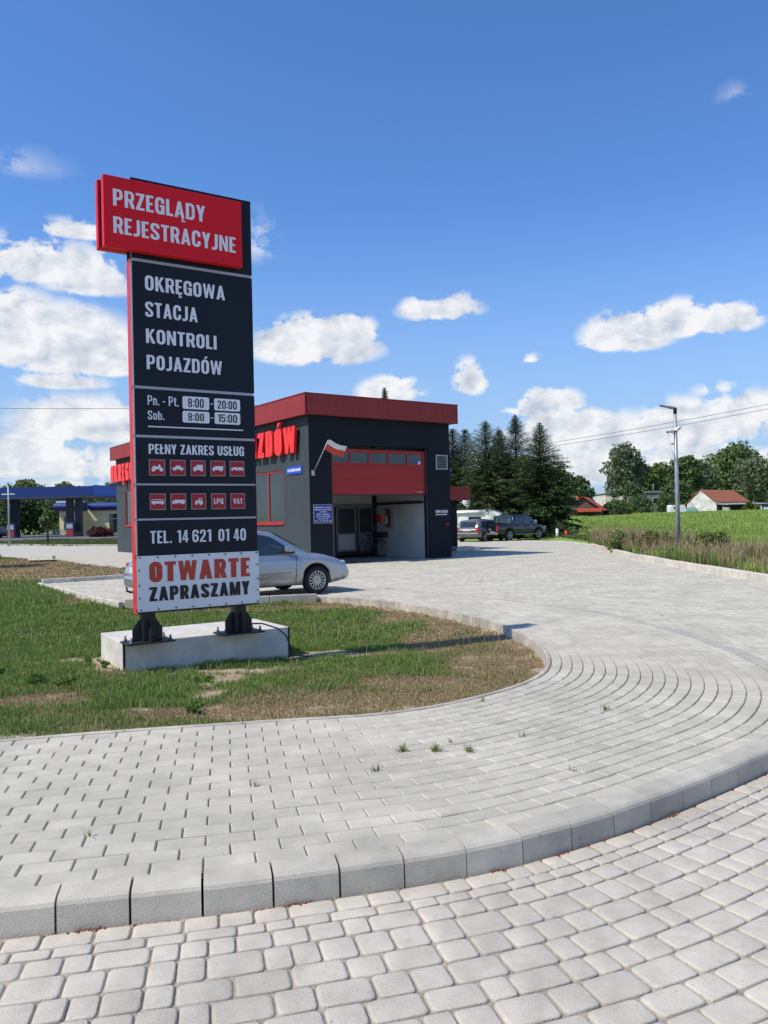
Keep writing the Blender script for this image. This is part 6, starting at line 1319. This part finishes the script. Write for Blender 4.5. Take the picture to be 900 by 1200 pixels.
for q, (x, y, lb, n, r, h) in enumerate(((-1.64, 6.82, 'bright green leafy weed near the pavement under the sign block', 260, .10, .09), (-3.23, 8.0, 'leafy weed in the lawn left of the sign block', 200, .13, .12), (-3.62, 8.15, 'leafy weed farther left in the dry part of the lawn', 160, .12, .12), (-4.2, 8.6, 'leafy weed at the left edge of the lawn', 200, .14, .16), (-3.5, 9.35, 'small weed on the bare soil left of the block corner', 90, .10, .12), (-3.25, 9.15, 'small weed on bare soil against the block corner', 90, .08, .10), (-1.95, 8.45, 'pale green weed patch below the middle of the block', 160, .16, .06))):
    leafy((x, y, float(lawn_z(x, y))), lb, n, r, h, 400 + q)
# reeds and dock beside the lamp post, one plant each
for q, (x, y, lb) in enumerate(((10.1, 24.6, 'dark bushy weed right of the lamp post foot'), (10.9, 26.5, 'leafy weed clump behind the lamp post'), (9.3, 31, 'tall weed clump left of the lamp post'), (9.9, 29, 'dense weed clump halfway along the kerb'))):
    broad_tree('meadow_weed', lb, (x, y, 0), .8, .7, 0, 1500, .07, (.17, .22, .06), 500 + q, 'weed clumps by the meadow kerb', .015, 7, cat='weed')
R_ = np.random.RandomState(8); n = 22
sp_ = [(-3.0, 6.0), (-2.75, 6.12), (-3.1, 6.2), (-2.6, 6.1), (-1.5, 9.0), (-.9, 9.6)]
V, F = [], []
def pebble(mb, x, y, z, r, R_):
    a0 = R_.rand() * 3; vs = [(x + r * math.cos(a0 + k * 1.26) * (.7 + .5 * R_.rand()), y + r * math.sin(a0 + k * 1.26) * (.7 + .5 * R_.rand()), z) for k in range(5)]; vs += [(x + (v[0] - x) * .6, y + (v[1] - y) * .6, z + r * .5) for v in vs]
    mb.add(vs, [(k, (k + 1) % 5, (k + 1) % 5 + 5, k + 5) for k in range(5)] + [(5, 6, 7, 8, 9)], True)
mb = MB()
for q in range(260):
    c_ = sp_[R_.randint(len(sp_))]; x, y = c_[0] + R_.normal(0, .22), c_[1] + R_.normal(0, .10)
    if pip(np.array([x]), np.array([y]), LAWN2)[0] and not in_block(x, y): pebble(mb, x, y, float(lawn_z(x, y)) - .003, R_.uniform(.006, .02), R_)
for q in range(500):
    i = R_.randint(380, 690); x, y = CI[i] + R_.normal(0, .10, 2) + np.array([-.13, 0])
    if pip(np.array([x]), np.array([y]), LAWN2)[0]: pebble(mb, x, y, float(lawn_z(x, y)) - .003, R_.uniform(.006, .018), R_)
mb.build('pebbles', 'stone', None, kind='stuff')
mb = MB(); kb_ = offset_curve(kc, .166); Lk = arclen(kb_)
for q in range(700):
    x, y, a = at_len(kb_, Lk, R_.uniform(6.2, 12.5)); pebble(mb, x + R_.normal(0, .004), y - abs(R_.normal(0, .006)), -.137, R_.uniform(.002, .007), R_)
for s0 in (7.45, 8.35, 9.35, 9.75, 10.6):
    for q in range(26):
        x, y, a = at_len(kb_, Lk, s0 + R_.normal(0, .035)); pebble(mb, x, y - abs(R_.normal(0, .008)), -.132, R_.uniform(.004, .009), R_)
mb.build('kerb_grit', 'redwood', None, kind='stuff')
